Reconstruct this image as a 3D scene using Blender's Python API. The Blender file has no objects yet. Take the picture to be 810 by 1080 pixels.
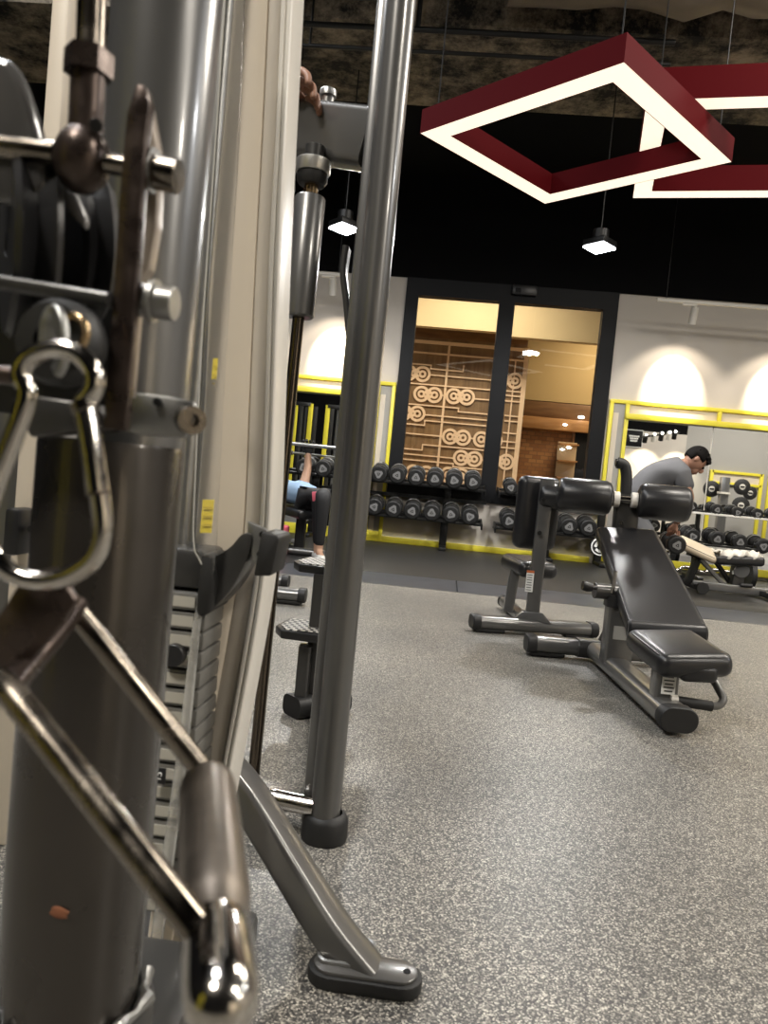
import bpy, bmesh, math, random
from mathutils import Vector as V, Matrix as M
random.seed(11)
S = bpy.context.scene
COL = S.collection
PI = math.pi

# ------------------------------------------------------------------ camera
FPX, IW, IH = 800.0, 810, 1080
CAMZ = 0.8
yaw, pitch, roll = (math.radians(a) for a in (4.3, 2.5, 5.5))
FW = V((-math.sin(yaw)*math.cos(pitch), math.cos(yaw)*math.cos(pitch), -math.sin(pitch)))
_r = V((math.cos(yaw), math.sin(yaw), 0)); _u = _r.cross(FW)
RT = _r*math.cos(roll) + _u*math.sin(roll)
UP = -_r*math.sin(roll) + _u*math.cos(roll)
CAM = V((0, 0, CAMZ))
cam = bpy.data.cameras.new('camera'); co = bpy.data.objects.new('camera', cam); COL.objects.link(co)
m = M.Identity(4)
for i in range(3):
    m[i][0] = RT[i]; m[i][1] = UP[i]; m[i][2] = -FW[i]; m[i][3] = CAM[i]
co.matrix_world = m
cam.sensor_fit = 'HORIZONTAL'; cam.sensor_width = 36; cam.lens = FPX/IW*36
cam.clip_start = 0.02; cam.clip_end = 100
cam.dof.use_dof = True; cam.dof.focus_distance = 4.0; cam.dof.aperture_fstop = 11.0
S.camera = co

def ray(x, y): return FW + RT*((x-IW/2)/FPX) - UP*((y-IH/2)/FPX)
def PY(x, y, Y):
    d = ray(x, y); return CAM + d*(Y/d.y)
def PZ(x, y, z=0.0):
    d = ray(x, y); return CAM + d*((z-CAMZ)/d.z)

# ------------------------------------------------------------------ helpers
def basis(d, up=V((0, 0, 1))):
    d = d.normalized()
    if abs(d.dot(up)) > 0.98: up = V((0, 1, 0)) if abs(d.y) < 0.9 else V((1, 0, 0))
    a = d.cross(up).normalized(); b = a.cross(d).normalized()
    return a, b
def rotm(x, y, z):
    r = M.Identity(3)
    for i in range(3): r[i][0], r[i][1], r[i][2] = x[i], y[i], z[i]
    return r
def smooth(pts, n=6, closed=False):
    P = [V(p) for p in pts]; out = []; N = len(P)
    for i in range(N if closed else N-1):
        p0 = P[(i-1) % N] if closed or i > 0 else P[i]
        p1 = P[i]; p2 = P[(i+1) % N]
        p3 = P[(i+2) % N] if closed or i+2 < N else p2
        for k in range(n):
            t = k/n
            out.append(0.5*((2*p1)+(p2-p0)*t+(2*p0-5*p1+4*p2-p3)*t*t+(3*p1-p0-3*p2+p3)*t**3))
    if not closed: out.append(P[-1])
    return out
def fillet(pts, r=0.03, n=5):
    P = [V(p) for p in pts]; out = [P[0]]
    for i in range(1, len(P)-1):
        a, b, c = P[i-1], P[i], P[i+1]
        q = min(r, (a-b).length*0.45, (c-b).length*0.45)
        s = b+(a-b).normalized()*q; e = b+(c-b).normalized()*q
        for k in range(n+1):
            t = k/n; out.append(s*(1-t)**2+b*2*t*(1-t)+e*t*t)
    out.append(P[-1]); return out
def rrect(w, h, r, n=4):
    r = min(r, w/2-1e-4, h/2-1e-4); o = []
    for cx, cy, a0 in ((w/2-r, h/2-r, 0), (-w/2+r, h/2-r, PI/2), (-w/2+r, -h/2+r, PI), (w/2-r, -h/2+r, 1.5*PI)):
        for k in range(n+1):
            a = a0+PI/2*k/n; o.append((cx+r*math.cos(a), cy+r*math.sin(a)))
    return o
def circ(r, n=16): return [(r*math.cos(2*PI*k/n), r*math.sin(2*PI*k/n)) for k in range(n)]

class MB:
    def __init__(s): s.bm = bmesh.new()
    def merge(s, b):
        me = bpy.data.meshes.new('t'); b.to_mesh(me); b.free(); s.bm.from_mesh(me); bpy.data.meshes.remove(me); return s
    def box(s, c, size, rot=None, bev=0.0, seg=2):
        b = bmesh.new(); bmesh.ops.create_cube(b, size=1)
        for v in b.verts: v.co = V((v.co.x*size[0], v.co.y*size[1], v.co.z*size[2]))
        if bev: bmesh.ops.bevel(b, geom=b.edges[:], offset=bev, segments=seg, profile=0.5, affect='EDGES')
        c = V(c)
        for v in b.verts: v.co = (rot @ v.co if rot else v.co)+c
        return s.merge(b)
    def span(s, a, b, bev=0.0):
        a, b = V(a), V(b); d = b-a
        return s.box((a+b)/2, (abs(d.x), abs(d.y), abs(d.z)), bev=bev)
    def sweep(s, pts, prof, up=V((0, 0, 1)), closed=False, caps=True, scale=None):
        P = [V(p) for p in pts]; N = len(P); bm = s.bm; rings = []
        t0 = (P[1]-P[0]).normalized(); a, b = basis(t0, up); prev = t0
        for i in range(N):
            if closed: t = (P[(i+1) % N]-P[i-1]).normalized()
            elif i == 0: t = t0
            elif i == N-1: t = (P[-1]-P[-2]).normalized()
            else: t = ((P[i+1]-P[i]).normalized()+(P[i]-P[i-1]).normalized()).normalized()
            q = prev.rotation_difference(t); a = q @ a; b = q @ b; prev = t
            k = scale[i] if scale else 1
            rings.append([bm.verts.new(P[i]+a*x*k+b*y*k) for x, y in prof])
        n = len(prof)
        for i in range(N if closed else N-1):
            A, B = rings[i], rings[(i+1) % N]
            for j in range(n):
                bm.faces.new((A[j], A[(j+1) % n], B[(j+1) % n], B[j]))
        if caps and not closed:
            bm.faces.new(rings[0][::-1]); bm.faces.new(rings[-1])
        return s
    def tube(s, pts, r, n=14, closed=False, scale=None): return s.sweep(pts, circ(r, n), closed=closed, scale=scale)
    def lathe(s, prof, o, axis, n=28):
        o = V(o); axis = V(axis).normalized(); a, b = basis(axis); bm = s.bm; rings = []
        for r, h in prof:
            if r < 1e-6: rings.append([bm.verts.new(o+axis*h)])
            else: rings.append([bm.verts.new(o+axis*h+(a*math.cos(2*PI*k/n)+b*math.sin(2*PI*k/n))*r) for k in range(n)])
        for A, B in zip(rings, rings[1:]):
            if len(A) == len(B) == 1: continue
            for k in range(n):
                k2 = (k+1) % n
                if len(A) == 1: bm.faces.new((A[0], B[k2], B[k]))
                elif len(B) == 1: bm.faces.new((A[k], A[k2], B[0]))
                else: bm.faces.new((A[k], A[k2], B[k2], B[k]))
        return s
    def cyl(s, a, b, r, n=24, bev=0.0):
        a, b = V(a), V(b); L = (b-a).length; e = bev or min(r, L)*0.06
        return s.lathe([(0, 0), (r-e, 0), (r, e), (r, L-e), (r-e, L), (0, L)], a, b-a, n)
    def prism(s, poly, ext, bev=0.0, seg=2):
        b = bmesh.new(); P = [V(p) for p in poly]; e = V(ext)
        f = b.faces.new([b.verts.new(p-e/2) for p in P])
        g = bmesh.ops.extrude_face_region(b, geom=[f])
        bmesh.ops.translate(b, vec=e, verts=[v for v in g['geom'] if isinstance(v, bmesh.types.BMVert)])
        bmesh.ops.recalc_face_normals(b, faces=b.faces[:])
        if bev: bmesh.ops.bevel(b, geom=b.edges[:], offset=bev, segments=seg, profile=0.5, affect='EDGES', clamp_overlap=True)
        return s.merge(b)
    def ball(s, c, r, sc=(1, 1, 1), rot=None, n=20):
        b = bmesh.new(); bmesh.ops.create_uvsphere(b, u_segments=n, v_segments=n//2+2, radius=r)
        for v in b.verts:
            q = V((v.co.x*sc[0], v.co.y*sc[1], v.co.z*sc[2])); v.co = (rot @ q if rot else q)+V(c)
        return s.merge(b)
    def torus(s, c, axis, R, r, n=32, k=10):
        a, b = basis(V(axis)); c = V(c)
        return s.tube([c+(a*math.cos(2*PI*i/n)+b*math.sin(2*PI*i/n))*R for i in range(n)], r, k, closed=True)
    def mesh(s, name, ang=40):
        bmesh.ops.recalc_face_normals(s.bm, faces=s.bm.faces[:])
        me = bpy.data.meshes.new(name); s.bm.to_mesh(me); s.bm.free()
        for p in me.polygons: p.use_smooth = True
        me.set_sharp_from_angle(angle=math.radians(ang))
        return me

def root_of(o):
    while o.parent: o = o.parent
    return o
def thing(name, label, cat, loc=(0, 0, 0), group=None, kind=None):
    o = bpy.data.objects.new(name, None); COL.objects.link(o); o.location = loc
    o.empty_display_size = 0.05
    o['label'] = label; o['category'] = cat
    if group: o['group'] = group
    if kind: o['kind'] = kind
    return o
def part(name, mb, mat, parent, label=None, ang=40):
    me = mb.mesh(name, ang); L = root_of(parent).location
    me.transform(M.Translation(-L)); me.materials.append(mat)
    o = bpy.data.objects.new(name, me); COL.objects.link(o); o.parent = parent
    if label: o['label'] = label
    return o
def solo(name, mb, mat, label, cat, group=None, base=None, kind=None):
    me = mb.mesh(name); me.materials.append(mat)
    xs = [v.co for v in me.vertices]
    if base is None:
        base = V(((min(c.x for c in xs)+max(c.x for c in xs))/2, (min(c.y for c in xs)+max(c.y for c in xs))/2, min(c.z for c in xs)))
    me.transform(M.Translation(-V(base)))
    o = bpy.data.objects.new(name, me); COL.objects.link(o); o.location = base
    o['label'] = label; o['category'] = cat
    if group: o['group'] = group
    if kind: o['kind'] = kind
    return o
def struct(name, mb, mat, parent=None):
    me = mb.mesh(name); me.materials.append(mat)
    o = bpy.data.objects.new(name, me); COL.objects.link(o)
    if parent: o.parent = parent
    o['kind'] = 'structure'
    return o
def dup(root, loc=None, rotz=None, label=None, group=None, rot=None):
    r = root.copy(); COL.objects.link(r)
    if loc is not None: r.location = loc
    if rotz is not None: r.rotation_euler = (0, 0, rotz)
    if rot is not None: r.rotation_euler = rot
    if label: r['label'] = label
    if group: r['group'] = group
    for ch in list(root.children):
        c = ch.copy(); COL.objects.link(c); c.parent = r
        for g in ch.children:
            d = g.copy(); COL.objects.link(d); d.parent = c
    return r
def skin(name, verts, edges, radii, mat, parent, sub=2, label=None):
    L = root_of(parent).location
    bm = bmesh.new(); lay = bm.verts.layers.skin.verify()
    vs = []
    for i, (p, r) in enumerate(zip(verts, radii)):
        v = bm.verts.new(V(p)-L)
        v[lay].radius = (r, r) if not isinstance(r, tuple) else r
        v[lay].use_root = (i == 0); vs.append(v)
    for a, b in edges: bm.edges.new((vs[a], vs[b]))
    me = bpy.data.meshes.new(name); bm.to_mesh(me); bm.free(); me.materials.append(mat)
    o = bpy.data.objects.new(name, me); COL.objects.link(o); o.parent = parent
    k = o.modifiers.new('skin', 'SKIN'); k.use_smooth_shade = True
    s = o.modifiers.new('sub', 'SUBSURF'); s.levels = sub; s.render_levels = sub
    if label: o['label'] = label
    return o
def text(name, body, size, mat, parent, origin, xdir, ydir, depth=0.0004):
    c = bpy.data.curves.new(name, 'FONT'); c.body = body; c.size = size; c.align_x = 'CENTER'; c.align_y = 'CENTER'; c.extrude = depth
    t = bpy.data.objects.new(name, c); COL.objects.link(t)
    x = V(xdir).normalized(); y = V(ydir).normalized(); z = x.cross(y).normalized(); y = z.cross(x)
    mw = rotm(x, y, z).to_4x4(); mw.translation = V(origin)
    bpy.context.view_layer.update()
    me = bpy.data.meshes.new_from_object(t); bpy.data.objects.remove(t)
    me.transform(mw); me.transform(M.Translation(-root_of(parent).location)); me.materials.append(mat)
    o = bpy.data.objects.new(name, me); COL.objects.link(o); o.parent = parent
    return o

# ------------------------------------------------------------------ materials
def newmat(name):
    mt = bpy.data.materials.new(name); mt.use_nodes = True
    nt = mt.node_tree; bs = nt.nodes['Principled BSDF']
    return mt, nt, bs
def mat(name, col, rough=0.5, metal=0.0, var=0.0, vscale=8.0, bump=0.0, bscale=80.0, spec=0.5, coat=0.0, rvar=0.0):
    mt, nt, bs = newmat(name)
    bs.inputs['Base Color'].default_value = (*col, 1); bs.inputs['Roughness'].default_value = rough
    bs.inputs['Metallic'].default_value = metal; bs.inputs['Specular IOR Level'].default_value = spec
    if coat: bs.inputs['Coat Weight'].default_value = coat; bs.inputs['Coat Roughness'].default_value = 0.08
    tc = nt.nodes.new('ShaderNodeTexCoord')
    if var or rvar:
        nz = nt.nodes.new('ShaderNodeTexNoise'); nz.inputs['Scale'].default_value = vscale; nz.inputs['Detail'].default_value = 5
        nt.links.new(tc.outputs['Object'], nz.inputs['Vector'])
        if var:
            mx = nt.nodes.new('ShaderNodeMix'); mx.data_type = 'RGBA'
            mx.inputs[6].default_value = (*[c*(1-var) for c in col], 1); mx.inputs[7].default_value = (*[min(1, c*(1+var)) for c in col], 1)
            nt.links.new(nz.outputs['Fac'], mx.inputs[0]); nt.links.new(mx.outputs[2], bs.inputs['Base Color'])
        if rvar:
            mr = nt.nodes.new('ShaderNodeMapRange'); mr.inputs[1].default_value = 0.3; mr.inputs[2].default_value = 0.7
            mr.inputs[3].default_value = max(0.02, rough-rvar); mr.inputs[4].default_value = rough+rvar
            nt.links.new(nz.outputs['Fac'], mr.inputs[0]); nt.links.new(mr.outputs[0], bs.inputs['Roughness'])
    if bump:
        nb = nt.nodes.new('ShaderNodeTexNoise'); nb.inputs['Scale'].default_value = bscale; nb.inputs['Detail'].default_value = 4
        nt.links.new(tc.outputs['Object'], nb.inputs['Vector'])
        bp = nt.nodes.new('ShaderNodeBump'); bp.inputs['Strength'].default_value = bump; bp.inputs['Distance'].default_value = 0.002
        nt.links.new(nb.outputs['Fac'], bp.inputs['Height']); nt.links.new(bp.outputs[0], bs.inputs['Normal'])
    return mt
def emit(name, col, st):
    mt, nt, bs = newmat(name)
    bs.inputs['Base Color'].default_value = (0.8, 0.8, 0.8, 1)
    bs.inputs['Emission Color'].default_value = (*col, 1); bs.inputs['Emission Strength'].default_value = st
    return mt
def glassy(name, tint=(1, 1, 1), ior=1.45, rough=0.0, haze=0.0):
    mt, nt, bs = newmat(name)
    tr = nt.nodes.new('ShaderNodeBsdfTransparent'); tr.inputs[0].default_value = (*tint, 1)
    gl = nt.nodes.new('ShaderNodeBsdfGlossy'); gl.inputs['Roughness'].default_value = rough
    fr = nt.nodes.new('ShaderNodeFresnel'); fr.inputs[0].default_value = ior
    mx = nt.nodes.new('ShaderNodeMixShader'); out = nt.nodes['Material Output']
    nt.links.new(fr.outputs[0], mx.inputs[0]); nt.links.new(tr.outputs[0], mx.inputs[1]); nt.links.new(gl.outputs[0], mx.inputs[2])
    last = mx
    if haze:
        df = nt.nodes.new('ShaderNodeBsdfDiffuse'); df.inputs[0].default_value = (0.75, 0.75, 0.72, 1)
        m2 = nt.nodes.new('ShaderNodeMixShader'); nz = nt.nodes.new('ShaderNodeTexNoise'); nz.inputs['Scale'].default_value = 25; nz.inputs['Detail'].default_value = 6
        tc = nt.nodes.new('ShaderNodeTexCoord'); nt.links.new(tc.outputs['Object'], nz.inputs['Vector'])
        mu = nt.nodes.new('ShaderNodeMath'); mu.operation = 'MULTIPLY'; mu.inputs[1].default_value = haze*2
        nt.links.new(nz.outputs['Fac'], mu.inputs[0]); nt.links.new(mu.outputs[0], m2.inputs[0])
        nt.links.new(mx.outputs[0], m2.inputs[1]); nt.links.new(df.outputs[0], m2.inputs[2]); last = m2
    nt.links.new(last.outputs[0], out.inputs[0])
    return mt
def ramp(nt, fac, stops):
    r = nt.nodes.new('ShaderNodeValToRGB'); e = r.color_ramp.elements
    while len(e) < len(stops): e.new(0.5)
    for k, (p, c) in enumerate(stops): e[k].position = p; e[k].color = (*c, 1)
    nt.links.new(fac, r.inputs[0]); return r.outputs[0]

def floor_mat():
    mt, nt, bs = newmat('speckled_rubber'); L = nt.links.new
    tc = nt.nodes.new('ShaderNodeTexCoord')
    vo = nt.nodes.new('ShaderNodeTexVoronoi'); vo.inputs['Scale'].default_value = 380; vo.voronoi_dimensions = '2D'
    L(tc.outputs['Object'], vo.inputs['Vector'])
    sp = nt.nodes.new('ShaderNodeSeparateColor'); L(vo.outputs['Color'], sp.inputs[0])
    c1 = ramp(nt, sp.outputs[0], [(0.0, (0.026, 0.026, 0.027)), (0.40, (0.060, 0.059, 0.057)), (0.64, (0.15, 0.144, 0.130)), (0.85, (0.34, 0.322, 0.285)), (1.0, (0.66, 0.63, 0.55))])
    n2 = nt.nodes.new('ShaderNodeTexNoise'); n2.inputs['Scale'].default_value = 1.1; n2.inputs['Detail'].default_value = 3
    L(tc.outputs['Object'], n2.inputs['Vector'])
    c2 = ramp(nt, n2.outputs['Fac'], [(0.35, (0.80, 0.80, 0.80)), (0.65, (1.12, 1.10, 1.07))])
    mx = nt.nodes.new('ShaderNodeMix'); mx.data_type = 'RGBA'; mx.blend_type = 'MULTIPLY'; mx.inputs[0].default_value = 1
    L(c1, mx.inputs[6]); L(c2, mx.inputs[7]); L(mx.outputs[2], bs.inputs['Base Color'])
    bs.inputs['Roughness'].default_value = 0.42
    bs.inputs['Specular IOR Level'].default_value = 0.6
    return mt
def wood_mat(name, c0, c1, scale=(3, 3, 40), rough=0.45):
    mt, nt, bs = newmat(name); L = nt.links.new
    tc = nt.nodes.new('ShaderNodeTexCoord'); mp = nt.nodes.new('ShaderNodeMapping'); mp.inputs['Scale'].default_value = scale
    nz = nt.nodes.new('ShaderNodeTexNoise'); nz.inputs['Scale'].default_value = 1.0; nz.inputs['Detail'].default_value = 6
    L(tc.outputs['Object'], mp.inputs[0]); L(mp.outputs[0], nz.inputs['Vector'])
    L(ramp(nt, nz.outputs['Fac'], [(0.3, c0), (0.7, c1)]), bs.inputs['Base Color']); bs.inputs['Roughness'].default_value = rough
    return mt
def brick_mat():
    mt, nt, bs = newmat('brown_brick'); L = nt.links.new
    tc = nt.nodes.new('ShaderNodeTexCoord'); mp = nt.nodes.new('ShaderNodeMapping'); mp.inputs['Rotation'].default_value = (PI/2, 0, 0)
    br = nt.nodes.new('ShaderNodeTexBrick'); br.inputs['Scale'].default_value = 3.5
    br.inputs['Color1'].default_value = (0.27, 0.11, 0.035, 1); br.inputs['Color2'].default_value = (0.42, 0.2, 0.07, 1); br.inputs['Mortar'].default_value = (0.2, 0.1, 0.045, 1)
    L(tc.outputs['Object'], mp.inputs[0]); L(mp.outputs[0], br.inputs['Vector']); L(br.outputs[0], bs.inputs['Base Color'])
    bs.inputs['Roughness'].default_value = 0.6
    return mt
def concrete_mat():
    mt, nt, bs = newmat('peeling_concrete'); L = nt.links.new
    tc = nt.nodes.new('ShaderNodeTexCoord'); n1 = nt.nodes.new('ShaderNodeTexNoise'); n1.inputs['Scale'].default_value = 2.6; n1.inputs['Detail'].default_value = 9; n1.inputs['Roughness'].default_value = 0.75
    L(tc.outputs['Object'], n1.inputs['Vector'])
    L(ramp(nt, n1.outputs['Fac'], [(0.42, (0.008, 0.008, 0.008)), (0.50, (0.13, 0.108, 0.08)), (0.66, (0.42, 0.35, 0.26))]), bs.inputs['Base Color'])
    bs.inputs['Roughness'].default_value = 0.9
    bp = nt.nodes.new('ShaderNodeBump'); bp.inputs['Strength'].default_value = 0.8; bp.inputs['Distance'].default_value = 0.03
    L(n1.outputs['Fac'], bp.inputs['Height']); L(bp.outputs[0], bs.inputs['Normal'])
    return mt
def tread_mat():
    mt, nt, bs = newmat('perforated_tread'); L = nt.links.new
    tc = nt.nodes.new('ShaderNodeTexCoord'); br = nt.nodes.new('ShaderNodeTexBrick'); br.inputs['Scale'].default_value = 24
    br.inputs['Color1'].default_value = (0.62, 0.6, 0.54, 1); br.inputs['Color2'].default_value = (0.5, 0.48, 0.44, 1); br.inputs['Mortar'].default_value = (0.012, 0.012, 0.012, 1)
    br.inputs['Mortar Size'].default_value = 0.13; br.inputs['Brick Width'].default_value = 0.6; br.inputs['Row Height'].default_value = 0.6
    L(tc.outputs['Object'], br.inputs['Vector']); L(br.outputs[0], bs.inputs['Base Color']); bs.inputs['Roughness'].default_value = 0.5
    return mt

CHAR = mat('charcoal_powder_coat', (0.145, 0.143, 0.138), 0.3, 0.6, var=0.12, vscale=5, coat=0.35)
CHARD = mat('dark_grey_coat', (0.06, 0.059, 0.057), 0.35, 0.5, var=0.2, vscale=6, coat=0.25)
GREYC = mat('mid_grey_coat', (0.17, 0.17, 0.168), 0.3, 0.6, coat=0.4)
CHROME = mat('chrome', (0.52, 0.49, 0.45), 0.13, 1.0, rvar=0.08, vscale=30)
STEEL = mat('worn_steel', (0.21, 0.185, 0.155), 0.22, 1.0, var=0.5, vscale=45, rvar=0.1)
RUSTY = mat('brown_worn_steel', (0.07, 0.052, 0.044), 0.32, 0.75, var=0.35, vscale=60, rvar=0.12)
GALV = mat('galvanised_steel', (0.32, 0.32, 0.31), 0.38, 0.9, var=0.25, vscale=50)
BLACKR = mat('black_rubber', (0.010, 0.010, 0.010), 0.55, var=0.2, vscale=20)
BLACKP = mat('black_plastic', (0.013, 0.013, 0.014), 0.35)
BLACKM = mat('black_metal', (0.009, 0.009, 0.009), 0.4, 0.3)
VINYL = mat('black_vinyl', (0.012, 0.012, 0.013), 0.33, bump=0.10, bscale=400, spec=0.5)
SEAM = mat('seam_piping', (0.012, 0.012, 0.012), 0.5)
CREAM = mat('cream_plastic', (0.63, 0.56, 0.46), 0.42, var=0.04, vscale=3)
OFFW = mat('off_white_plastic', (0.72, 0.69, 0.63), 0.35)
CLOUDY = glassy('cloudy_clear_plastic', (0.92, 0.9, 0.85), 1.4, 0.08, 0.3)
CLEAR = glassy('clear_acrylic', (0.97, 0.97, 0.97), 1.35, 0.03, 0.06)
PANE = glassy('window_glass', (0.95, 0.96, 0.95), 1.5)
YELLOW = mat('yellow_paint', (0.78, 0.68, 0.05), 0.4)
YELLOWL = mat('yellow_patch', (0.85, 0.68, 0.06), 0.4)
WHITEW = mat('white_wall_paint', (0.60, 0.555, 0.50), 0.8, var=0.03, vscale=2)
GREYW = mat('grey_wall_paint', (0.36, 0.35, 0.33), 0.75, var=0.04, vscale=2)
BLACKW = mat('black_wall_paint', (0.004, 0.004, 0.0045), 0.85, spec=0.1)
BLACKF = mat('black_frame_paint', (0.005, 0.0055, 0.007), 0.5, spec=0.2)
REDP = mat('dark_red_paint', (0.080, 0.004, 0.006), 0.6, spec=0.04)
DIFF = emit('warm_led_diffuser', (1.0, 0.83, 0.64), 1.08)
HIBAY = emit('cool_led_panel', (0.95, 0.98, 1.0), 40)
MALLL = emit('corridor_lamp', (1.0, 0.93, 0.8), 12)
MIRR = mat('mirror_glass', (0.86, 0.87, 0.86), 0.012, 1.0)
FLOOR = floor_mat()
RMAT = mat('dark_rubber_mat', (0.022, 0.021, 0.020), 0.45, var=0.3, vscale=12, bump=0.3, bscale=300)
RAMP = mat('blue_black_rubber_edge', (0.05, 0.054, 0.062), 0.33, var=0.4, vscale=7)
CONC = concrete_mat()
DUCTM = mat('duct_wrap', (0.22, 0.185, 0.14), 0.55, var=0.3, vscale=6, bump=1.0, bscale=9)
WOODP = wood_mat('oak_panel', (0.15, 0.085, 0.035), (0.27, 0.165, 0.075), (14, 14, 1.2))
WOODL = mat('pale_cut_wood', (0.84, 0.62, 0.42), 0.5)
MALLC = mat('beige_bulkhead', (0.60, 0.47, 0.27), 0.7)
MALLC2 = mat('ochre_ceiling', (0.42, 0.29, 0.12), 0.7)
BROWN = wood_mat('brown_wood', (0.12, 0.055, 0.02), (0.24, 0.12, 0.045), (2, 2, 12))
ORANGEW = wood_mat('orange_wood', (0.36, 0.17, 0.055), (0.5, 0.26, 0.1), (2, 2, 14))
BRICK = brick_mat()
TREAD = tread_mat()
BADGE = mat('grey_badge', (0.27, 0.27, 0.27), 0.4, 0.3)
LABELW = mat('white_label', (0.75, 0.75, 0.72), 0.5)
LABELT = mat('label_print', (0.06, 0.06, 0.06), 0.5)
WHITET = mat('white_print', (0.85, 0.85, 0.83), 0.5)
SKIN = mat('skin', (0.50, 0.30, 0.20), 0.5)
SKIND = mat('tan_skin', (0.30, 0.155, 0.10), 0.5)
HAIR = mat('black_hair', (0.006, 0.005, 0.0045), 0.8, bump=0.8, bscale=120, spec=0.12)
TSHIRT = mat('grey_tshirt', (0.11, 0.11, 0.116), 0.85, var=0.2, vscale=10, bump=1.0, bscale=11)
SHORTS = mat('grey_shorts', (0.14, 0.145, 0.155), 0.85)
BLUE = mat('pale_blue_tshirt', (0.22, 0.32, 0.45), 0.85, var=0.2, vscale=14)
LEGG = mat('black_leggings', (0.010, 0.010, 0.011), 0.7)
SHOEW = mat('white_shoe', (0.75, 0.74, 0.70), 0.6)
PINK = mat('pink_plastic', (0.85, 0.16, 0.22), 0.5)
TOWEL = mat('white_towel', (0.72, 0.68, 0.60), 0.95, var=0.08, vscale=20, bump=0.6, bscale=200)
GLAREV = mat('glare_tinted_vinyl', (0.62, 0.52, 0.38), 0.45)  # black vinyl with the warm wall glare put into its base colour
GRIPM = mat('dull_worn_steel', (0.23, 0.20, 0.17), 0.36, 0.9, var=0.35, vscale=45, rvar=0.08)
BRASS = mat('brass_rod', (0.42, 0.30, 0.17), 0.25, 1.0)
BRONZE = mat('dark_guide_rod', (0.15, 0.125, 0.10), 0.22, 1.0)
# ================================================================== SETTING
D = 9.5
XL, XR, YB, ZC = -5.5, 12.5, -5.0, 5.0
struct('floor', MB().span((XL, YB, -0.1), (XR, 5.72, 0)), FLOOR)
struct('floor_mat', MB().span((XL, 6.34, -0.1), (XR, D+0.3, 0.012)), RMAT)
mb = MB()
x = XL
while x < XR:
    x2 = min(XR, x+1.42)
    b = bmesh.new(); pr = [(5.722, -0.1), (5.722, 0.001), (6.29, 0.017), (6.335, 0.012), (6.335, -0.1)]
    A = [b.verts.new((x+0.004, p[0], p[1])) for p in pr]; B = [b.verts.new((x2-0.004, p[0], p[1])) for p in pr]
    b.faces.new(A); b.faces.new(B[::-1])
    for k in range(5): b.faces.new((A[k], B[k], B[(k+1) % 5], A[(k+1) % 5]))
    mb.merge(b); x = x2
struct('trim_1', mb, RAMP)
struct('ceiling', MB().span((XL, YB, ZC), (XR, D+0.3, ZC+0.1)), BLACKW)
ZT = 3.31
wx0, wx1 = -0.70, 1.885
mb = MB().span((XL, D, 0), (wx0, D+0.2, ZT)).span((wx1, D, 0), (XR, D+0.2, ZT)).span((wx0, D, 0), (wx1, D+0.2, 0.62))
struct('wall_back', mb, WHITEW)
struct('wall_back_upper', MB().span((XL, D-0.02, ZT), (XR, D+0.2, ZC)), BLACKW)
struct('wall_left', MB().span((XL-0.1, YB, 0), (XL, D+0.2, ZC)), BLACKW)
struct('wall_right', MB().span((XR, YB, 0), (XR+0.1, D+0.2, ZC)), WHITEW)
struct('ceiling_soffit', MB().span((XL, 7.7, 4.55), (XR, D-0.02, ZC)), BLACKW)
# wall behind the camera, seen in the mirrors
struct('wall_front', MB().span((XL, YB-0.1, 0), (4.6, YB, ZC)), BLACKW)
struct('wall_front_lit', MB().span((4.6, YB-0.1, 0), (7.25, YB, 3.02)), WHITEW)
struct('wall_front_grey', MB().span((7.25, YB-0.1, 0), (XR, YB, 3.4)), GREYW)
struct('wall_front_upper', MB().span((4.6, YB-0.12, 3.02), (7.25, YB, ZC)).span((7.25, YB-0.12, 3.4), (XR, YB, ZC)), BLACKW)
# skirting in yellow
struct('baseboard_back', MB().span((-3.6, D-0.05, 0.012), (1.86, D, 0.085), bev=0.004), YELLOW)
# --- beams, ducts and pipes under the ceiling
struct('ceiling_beam', MB().span((XL, 6.15, 4.42), (XR, 7.5, ZC), bev=0.03), CONC)
struct('ceiling_beam.001', MB().span((-1.9, 3.2, 4.55), (-1.5, 6.15, ZC), bev=0.03), CONC)
random.seed(4)
pts = [V((0.1+0.26*i, 5.72+0.02*math.sin(i*1.7), 4.60+0.025*math.sin(i*2.3))) for i in range(24)]
sc = [1+0.06*math.sin(i*2.9)+0.04*math.sin(i*1.3+1) for i in range(24)]
mb = MB().tube(pts, 0.24, 22, scale=sc)
o = solo('air_duct', mb, DUCTM, 'brown wrapped air duct running under the ceiling above the red lights', 'duct')
mb = MB()
t = thing('black_pipe', 'upper thin black pipe below the peeling concrete beam', 'pipe', (-1.6, 6.0, 4.25), 'black pipes under the ceiling')
part('pipe', MB().tube([(-2.6, 6.0, 4.28), (1.4, 6.0, 4.28)], 0.022), BLACKM, t)
part('hanger', MB().tube([(-0.55, 6.0, 4.28), (-0.55, 6.0, 5.0)], 0.02), BLACKM, t)
t = thing('black_pipe', 'lower thin black pipe below the peeling concrete beam', 'pipe', (-1.6, 6.08, 4.15), 'black pipes under the ceiling')
part('pipe', MB().tube([(-2.6, 6.08, 4.16), (1.4, 6.08, 4.16)], 0.016), BLACKM, t)
part('hanger', MB().tube([(-1.4, 6.08, 4.16), (-1.4, 6.08, 5.0)], 0.01), BLACKM, t)
mb = MB().span((-1.75, 5.4, 4.32), (-0.85, 5.75, 4.40), bev=0.01)
solo('hanging_cable_tray', mb, BLACKM, 'short flat black cable tray under the concrete ceiling beside the grey post', 'cable tray')

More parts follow.
